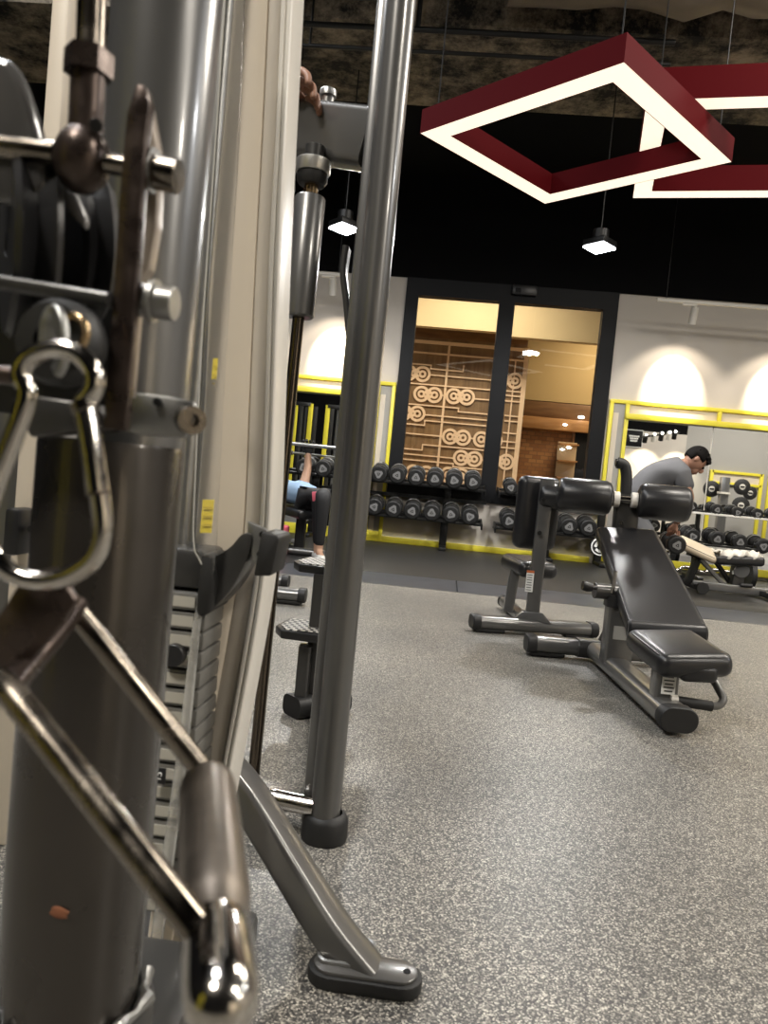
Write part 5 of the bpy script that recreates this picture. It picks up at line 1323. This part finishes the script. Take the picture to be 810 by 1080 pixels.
# side plate seen edge on, then its bent foot and bolt
edge = [(147, 92), (157, 95), (161, 112), (156, 150), (150, 250), (143, 350), (138, 420), (135, 455), (112, 453), (116, 400), (122, 320), (128, 220), (134, 150), (137, 122)]
part('side_plate', MB().prism([PY(x, y, YK-0.012) for x, y in edge], (0, 0.010, 0), bev=0.0015), RUSTY, pcg)
face = [(156, 96), (160, 112), (166, 145), (171, 170), (168, 240), (160, 285), (150, 300), (143, 380), (139, 420), (138, 410), (143, 350), (150, 250), (156, 150)]
part('side_plate_flange', MB().prism([PY(x, y, YK+0.012) for x, y in face], (0, 0.012, 0), bev=0.001), mat('worn_tan_edge', (0.36, 0.31, 0.26), 0.35, 0.4, var=0.2, vscale=60), pcg)
part('foot_tab', MB().prism([PY(x, y, YK+0.05) for x, y in ((132, 424), (142, 414), (175, 418), (206, 424), (209, 440), (196, 462), (150, 459), (130, 452))], (0, 0.008, 0), bev=0.0015), GALV, pcg)
q = PY(197, 440, YK+0.045)
part('socket_bolt', MB().lathe([(0, 0), (0.0048, 0), (0.0058, 0.004), (0.0058, -0.004), (0.0095, -0.006), (0.0105, -0.012), (0.0098, -0.022), (0.0048, -0.022), (0.0044, -0.016), (0, -0.016)], q+V((-0.006, 0.014, 0)), (-0.55, 0.85, 0.1), 24), STEEL, pcg)
q = PY(167, 424, YK+0.045); part('plug_screw', MB().cyl(q, q+V((0, -0.003, 0)), 0.003, 12), BLACKM, pcg)
# pulley wheels and guards
wc = PY(30, 262, YK+0.035)
part('pulley_wheel', MB().lathe([(0.008, -0.014), (0.058, -0.014), (0.062, -0.010), (0.050, 0), (0.062, 0.010), (0.058, 0.014), (0.008, 0.014), (0.008, -0.014)], wc, (0.80, 0.58, 0.05), 48), BLACKP, pcg)
wc2 = PY(85, 262, YK+0.075)
part('pulley_wheel', MB().lathe([(0.008, -0.012), (0.052, -0.012), (0.056, -0.008), (0.045, 0), (0.056, 0.008), (0.052, 0.012), (0.008, 0.012), (0.008, -0.012)], wc2, (0.75, 0.64, 0.1), 48), BLACKP, pcg)
gp_ = [(-30, 70), (0, 64), (18, 68), (30, 92), (42, 130), (50, 165), (56, 200), (40, 220), (0, 215), (-30, 210)]
part('pulley_guard', MB().prism([PY(x, y, YK+0.006) for x, y in gp_], (0, 0.016, 0), bev=0.006, seg=4), mat('smoke_grey_plastic', (0.07, 0.068, 0.066), 0.16, coat=0.6), pcg)
part('guard_flange', MB().prism([PY(x, y, YK+0.02) for x, y in ((56, 182), (72, 184), (94, 232), (92, 244), (80, 232), (68, 212))], (0, 0.008, 0), bev=0.003), mat('pale_grey_plastic', (0.30, 0.29, 0.28), 0.3), pcg)
part('cheek_plate', MB().prism([PY(x, y, YK+0.10) for x, y in ((-40, 190), (120, 200), (132, 300), (128, 456), (60, 458), (36, 440), (-40, 430))], (0, 0.01, 0), bev=0.002), BLACKM, pcg)
part('cheek_plate', MB().prism([PY(x, y, YK+0.012) for x, y in ((20, 422), (38, 418), (110, 428), (124, 452), (40, 462))], (0, 0.02, 0), bev=0.002), CHARD, pcg)
part('lower_bar', MB().sweep([PY(-30, 293, YK-0.02), PY(116, 317, YK-0.02)], rrect(0.010, 0.009, 0.003, 3)), CHARD, pcg)
part('lower_bar', MB().tube([PY(-30, 392, YK-0.02), PY(28, 398, YK-0.02)], 0.006), RUSTY, pcg)
# ---------------- cable end, carabiner, handle
ce = thing('cable_end', 'black rubber cable stop with a steel eye in front of the pulley', 'cable', PY(62, 360, 0.43))
part('stop_ball', MB().lathe([(0.010, -0.012), (0.022, -0.011), (0.0255, -0.004), (0.0255, 0.008), (0.021, 0.016), (0.010, 0.017)], PY(64, 362, 0.435), (0.05, 1, 0.05), 32), BLACKR, ce)
part('cable', MB().tube([PY(64, 362, 0.44), PY(66, 352, 0.475), PY(66, 345, 0.52)], 0.004, 10), BLACKR, ce)
part('eye', MB().sweep(smooth([PY(50, 375, 0.412), PY(51, 345, 0.408), PY(58, 330, 0.408), PY(65, 345, 0.404), PY(66, 378, 0.402), PY(60, 392, 0.404)], 5), rrect(0.010, 0.005, 0.002, 3), up=V((0, 1, 0))), GALV, ce)
part('thimble', MB().torus(PY(76, 352, 0.42), (0.3, 1, 0), 0.010, 0.0026), BRASS, ce)
cb = thing('carabiner', 'large chrome carabiner hooked to the steel cable eye', 'carabiner', PY(48, 605, 0.38))
YC = 0.375
cp = [(62, 368), (86, 376), (99, 395), (98, 412), (88, 426), (89, 440), (97, 475), (105, 520), (108, 560), (99, 588), (76, 606), (45, 613), (12, 604), (-10, 580), (-14, 548), (-4, 508), (14, 462), (26, 428), (28, 412), (22, 395), (32, 377)]
part('frame', MB().tube(smooth([PY(x, y, YC) for x, y in cp], 5, closed=True), 0.0052, 16, closed=True), CHROME, cb)
gate = [(88.5, 428), (97, 475), (103, 520)]
part('gate_sleeve', MB().tube(smooth([PY(x, y, YC) for x, y in gate], 4), 0.0058, 16), CHROME, cb)
part('gate_hinge', MB().cyl(PY(86, 424, YC), PY(91, 434, YC), 0.0068), STEEL, cb)
part('gate_joint', MB().cyl(PY(103.5, 519, YC), PY(104, 522, YC), 0.0061), RUSTY, cb)
hn = thing('cable_stirrup', 'worn steel stirrup handle with thick grip, hanging from the carabiner', 'handle', PY(228, 1040, 0.3))
ya, yb_h = 0.44, 0.36
A_, B_ = PY(76, 640, ya), PY(6, 722, yb_h)
gA, gB = PY(219, 828, 0.445), PY(233, 1045, 0.29)
r1 = 0.0068
part('strap', MB().sweep(smooth([PY(80, 634, ya), PY(62, 660, 0.425), PY(34, 694, 0.40), PY(4, 728, yb_h)], 4), rrect(0.016, 0.011, 0.004, 3)), RUSTY, hn)
part('strap_loop', MB().prism([PY(x, y, 0.39) for x, y in ((28, 606), (60, 598), (84, 634), (60, 668), (14, 720), (-12, 706), (-6, 660))], (0, 0.007, 0), bev=0.002), RUSTY, hn)
part('rod', MB().tube(fillet([PY(66, 636, ya), PY(80, 644, ya), gA+V((0, 0, 0.004))], 0.01, 4), r1, 16), STEEL, hn)
part('rod', MB().tube(fillet([PY(-6, 716, yb_h), PY(10, 728, yb_h), gA+(gB-gA)*0.86+V((-0.006, 0, 0.004))], 0.01, 4), 0.0074, 16), STEEL, hn)
gd = (gB-gA).normalized(); GL = (gB-gA).length
part('grip', MB().lathe([(0, -0.006), (0.0115, -0.005), (0.0160, 0.001), (0.0168, 0.008), (0.0168, GL*0.66), (0.0160, GL*0.70), (0.0142, GL*0.74), (0.0142, GL*0.80)], gA, gd, 36), GRIPM, hn)
part('grip_end', MB().lathe([(0.0135, GL*0.76), (0.0148, GL*0.79), (0.0155, GL*0.84), (0.0155, GL*1.0), (0.0140, GL*1.06), (0.0090, GL*1.10), (0, GL*1.115)], gA, gd, 36), CHROME, hn)
for k in range(5):
    a = 2*PI*k/5; q = gA+V((0.007*math.cos(a), 0.0, 0.004+0.006*math.sin(a)))
    part('weld_bead', MB().ball(q, 0.0035), CHROME, hn)
# ================================================================== WORLD, RENDER LOOK
w = bpy.data.worlds.new('world'); S.world = w; w.use_nodes = True
w.node_tree.nodes['Background'].inputs[0].default_value = (0.02, 0.02, 0.022, 1); w.node_tree.nodes['Background'].inputs[1].default_value = 1
S.view_settings.view_transform = 'Standard'; S.view_settings.look = 'None'; S.view_settings.gamma = 1; S.view_settings.use_curve_mapping = False
S.view_settings.exposure = 0.1
S.cycles.use_denoising = True; S.cycles.denoiser = 'OPENIMAGEDENOISE'; S.cycles.denoising_prefilter = 'ACCURATE'; S.cycles.denoising_input_passes = 'RGB_ALBEDO_NORMAL'
S.cycles.max_bounces = 8; S.cycles.transparent_max_bounces = 12; S.cycles.sample_clamp_indirect = 4; S.cycles.caustics_reflective = False; S.cycles.caustics_refractive = False
